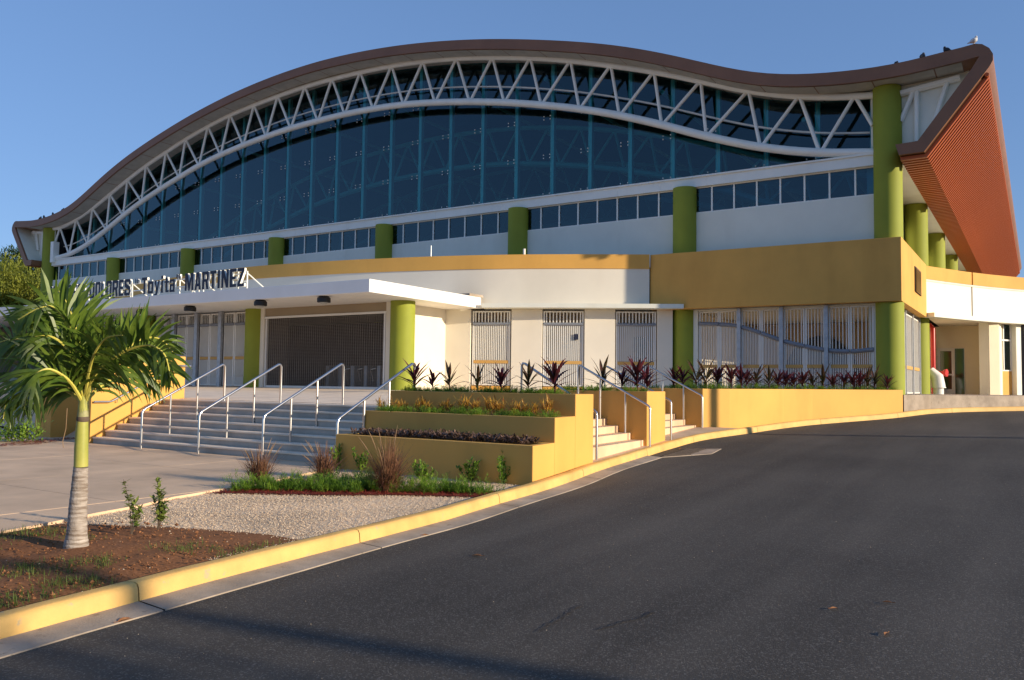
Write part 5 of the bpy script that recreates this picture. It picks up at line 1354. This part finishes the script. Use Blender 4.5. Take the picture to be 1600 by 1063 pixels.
# asphalt cracks: thin dark strips laid just above the road
def crack(lbl, pxs, wd):
    mb = MB(); P = []
    for (x, y) in pxs: q = atG(x, y); P.append(Vector((q.x,q.y,rz_(q.x,q.y)+.0015)))
    Q = []
    for a, b in zip(P[:-1], P[1:]):
        for t in np.linspace(0,1,8)[:-1]: v = a.lerp(b,t); Q.append(v+Vector((rng.gauss(0,.008),rng.gauss(0,.008),0)))
    L_, R_ = [], []
    for i, v in enumerate(Q):
        d = (Q[min(i+1,len(Q)-1)]-Q[max(0,i-1)]).normalized(); n = Vector((-d.y,d.x,0)); k = wd*rng.uniform(.4,1.2); L_.append(v+n*k); R_.append(v-n*k)
    mb.strip(L_, R_); o = mb.build('asphalt_crack', 'black', kind='structure'); o['label'] = lbl
crack('thin jagged crack in the asphalt', [(838,1000),(855,988),(872,982),(890,968),(910,955)], .006)
crack('longer crack in the asphalt', [(935,998),(975,985),(1000,980),(1022,968)], .007)

# left bed with shrubs, red mulch
q = atZ(25, 690, .15)
for i, (px, lb) in enumerate([(12,'low green shrub in the far mulch bed, left of the palm'),(42,'low yellow green shrub in the far mulch bed, nearer the palm')]):
    p_ = atZ(px, 690, .16); t = thing('shrub', lb, 'shrub', p_, 'shrubs in the far mulch bed'); ml = MB()
    for _ in range(420):
        o = Vector((rng.gauss(0,.17),rng.gauss(0,.17),abs(rng.gauss(.2,.13)))); blade(ml, p_+o, azv(rng.uniform(0,6.28),rng.uniform(0,1.2)), R2(.06,.11), .045, .3, n=2, peak=.5)
    ml.build('leaves', 'shrub', t, kind='stuff')
    ms = MB(); ms.tube([p_-Vector((0,0,.03)), p_+Vector((0,0,.35))], .015, 5); ms.build('stem', 'bark', t)
mb = MB(); a_, b_ = atZ(-40,700,.155), atZ(55,687,.155)
for _ in range(500):
    t = rng.random(); x = a_.x+(b_.x-a_.x)*t; y = a_.y+(b_.y-a_.y)*t+R2(0,1.3); blade(mb, (x,y,.16), azv(rng.uniform(0,6.28),.1), .12, .04, .1, n=1, tip=.6)
o = mb.build('mulch', 'mulch', kind='stuff'); o['label'] = 'red mulch of the far bed left of the palm'

# background trees
def tree(lbl, c, rx, rz, mk, nl, ls, seed, base):
    r0 = random.Random(seed); t = thing('tree', lbl, 'tree', (c[0],c[1],base), 'trees beyond the arena'); mb = MB()
    mb.tube([(c[0],c[1],base),(c[0]+.2,c[1],base+(c[2]-base)*.5),(c[0],c[1]+.2,c[2])], [.35,.28,.15], 8)
    for i in range(7):
        a = i*.9; mb.tube([(c[0]+.1,c[1],base+(c[2]-base)*.6),(c[0]+math.cos(a)*rx*.4,c[1]+math.sin(a)*rx*.4,c[2]),(c[0]+math.cos(a)*rx*.8,c[1]+math.sin(a)*rx*.8,c[2]+rz*.3)], [.14,.09,.03], 6)
    mb.build('trunk', 'bark', t)
    cl = [(c[0]+r0.gauss(0,rx*.5),c[1]+r0.gauss(0,rx*.5),c[2]+r0.gauss(.1,.42)*rz,r0.uniform(.22,.42)*rx) for _ in range(60)]
    ml = MB()
    for i in range(nl):
        x,y,z,r = cl[r0.randrange(len(cl))]; d = Vector((r0.gauss(0,1),r0.gauss(0,1),r0.gauss(0,.8))).normalized()
        p = Vector((x,y,z))+d*r*r0.uniform(.75,1.05); blade(ml, p, (d+Vector((r0.gauss(0,.6),r0.gauss(0,.6),r0.gauss(0,.6)-.2))), ls*r0.uniform(.6,1.3), ls*.5, .3, n=1, tip=.5, peak=.5)
    ml.build('crown', mk, t, kind='stuff'); return t
def far(px, py, Y): q = atY(px, py, Y); return q
q = far(18, 465, 38); tree('light green broad tree in sun behind the canopy at the far left', q, 3.6, 2.6, 'tree_l', 22000, .36, 91, .1)
q = far(52, 440, 52); tree('dark green tree behind the light one, below the roof tip', q, 4.6, 3.2, 'tree_d', 20000, .45, 92, .1)
q = far(-40, 450, 46); tree('light green tree at the very left edge of the view', q, 5.0, 3.4, 'tree_l', 20000, .4, 93, .1)
# things to the right of the view: power poles and a roadside tree
for i, (x, y, hgt, lb) in enumerate([(9.0, 22.75, 9.0, 'wooden power pole across the road from the side stairs'), (22.0, 6.45, 11.0, 'wooden power pole across the road near the photographer')]):
    t = thing('power_pole', lb, 'pole', (x, y, 0)); mb = MB(); mb.tube([(x,y,-.1),(x,y,hgt)], [.15,.11], 14); mb.build('pole', 'wood', t, smooth=True)
    mb = MB(); mb.box(x-.06, y-1.1, hgt-.9, x+.06, y+1.1, hgt-.78); mb.build('crossarm', 'wood', t)
tree('roadside tree across the road on the right', Vector((22, 4.3, 4.4)), 2.6, 1.6, 'tree_d', 3000, .4, 95, 0)
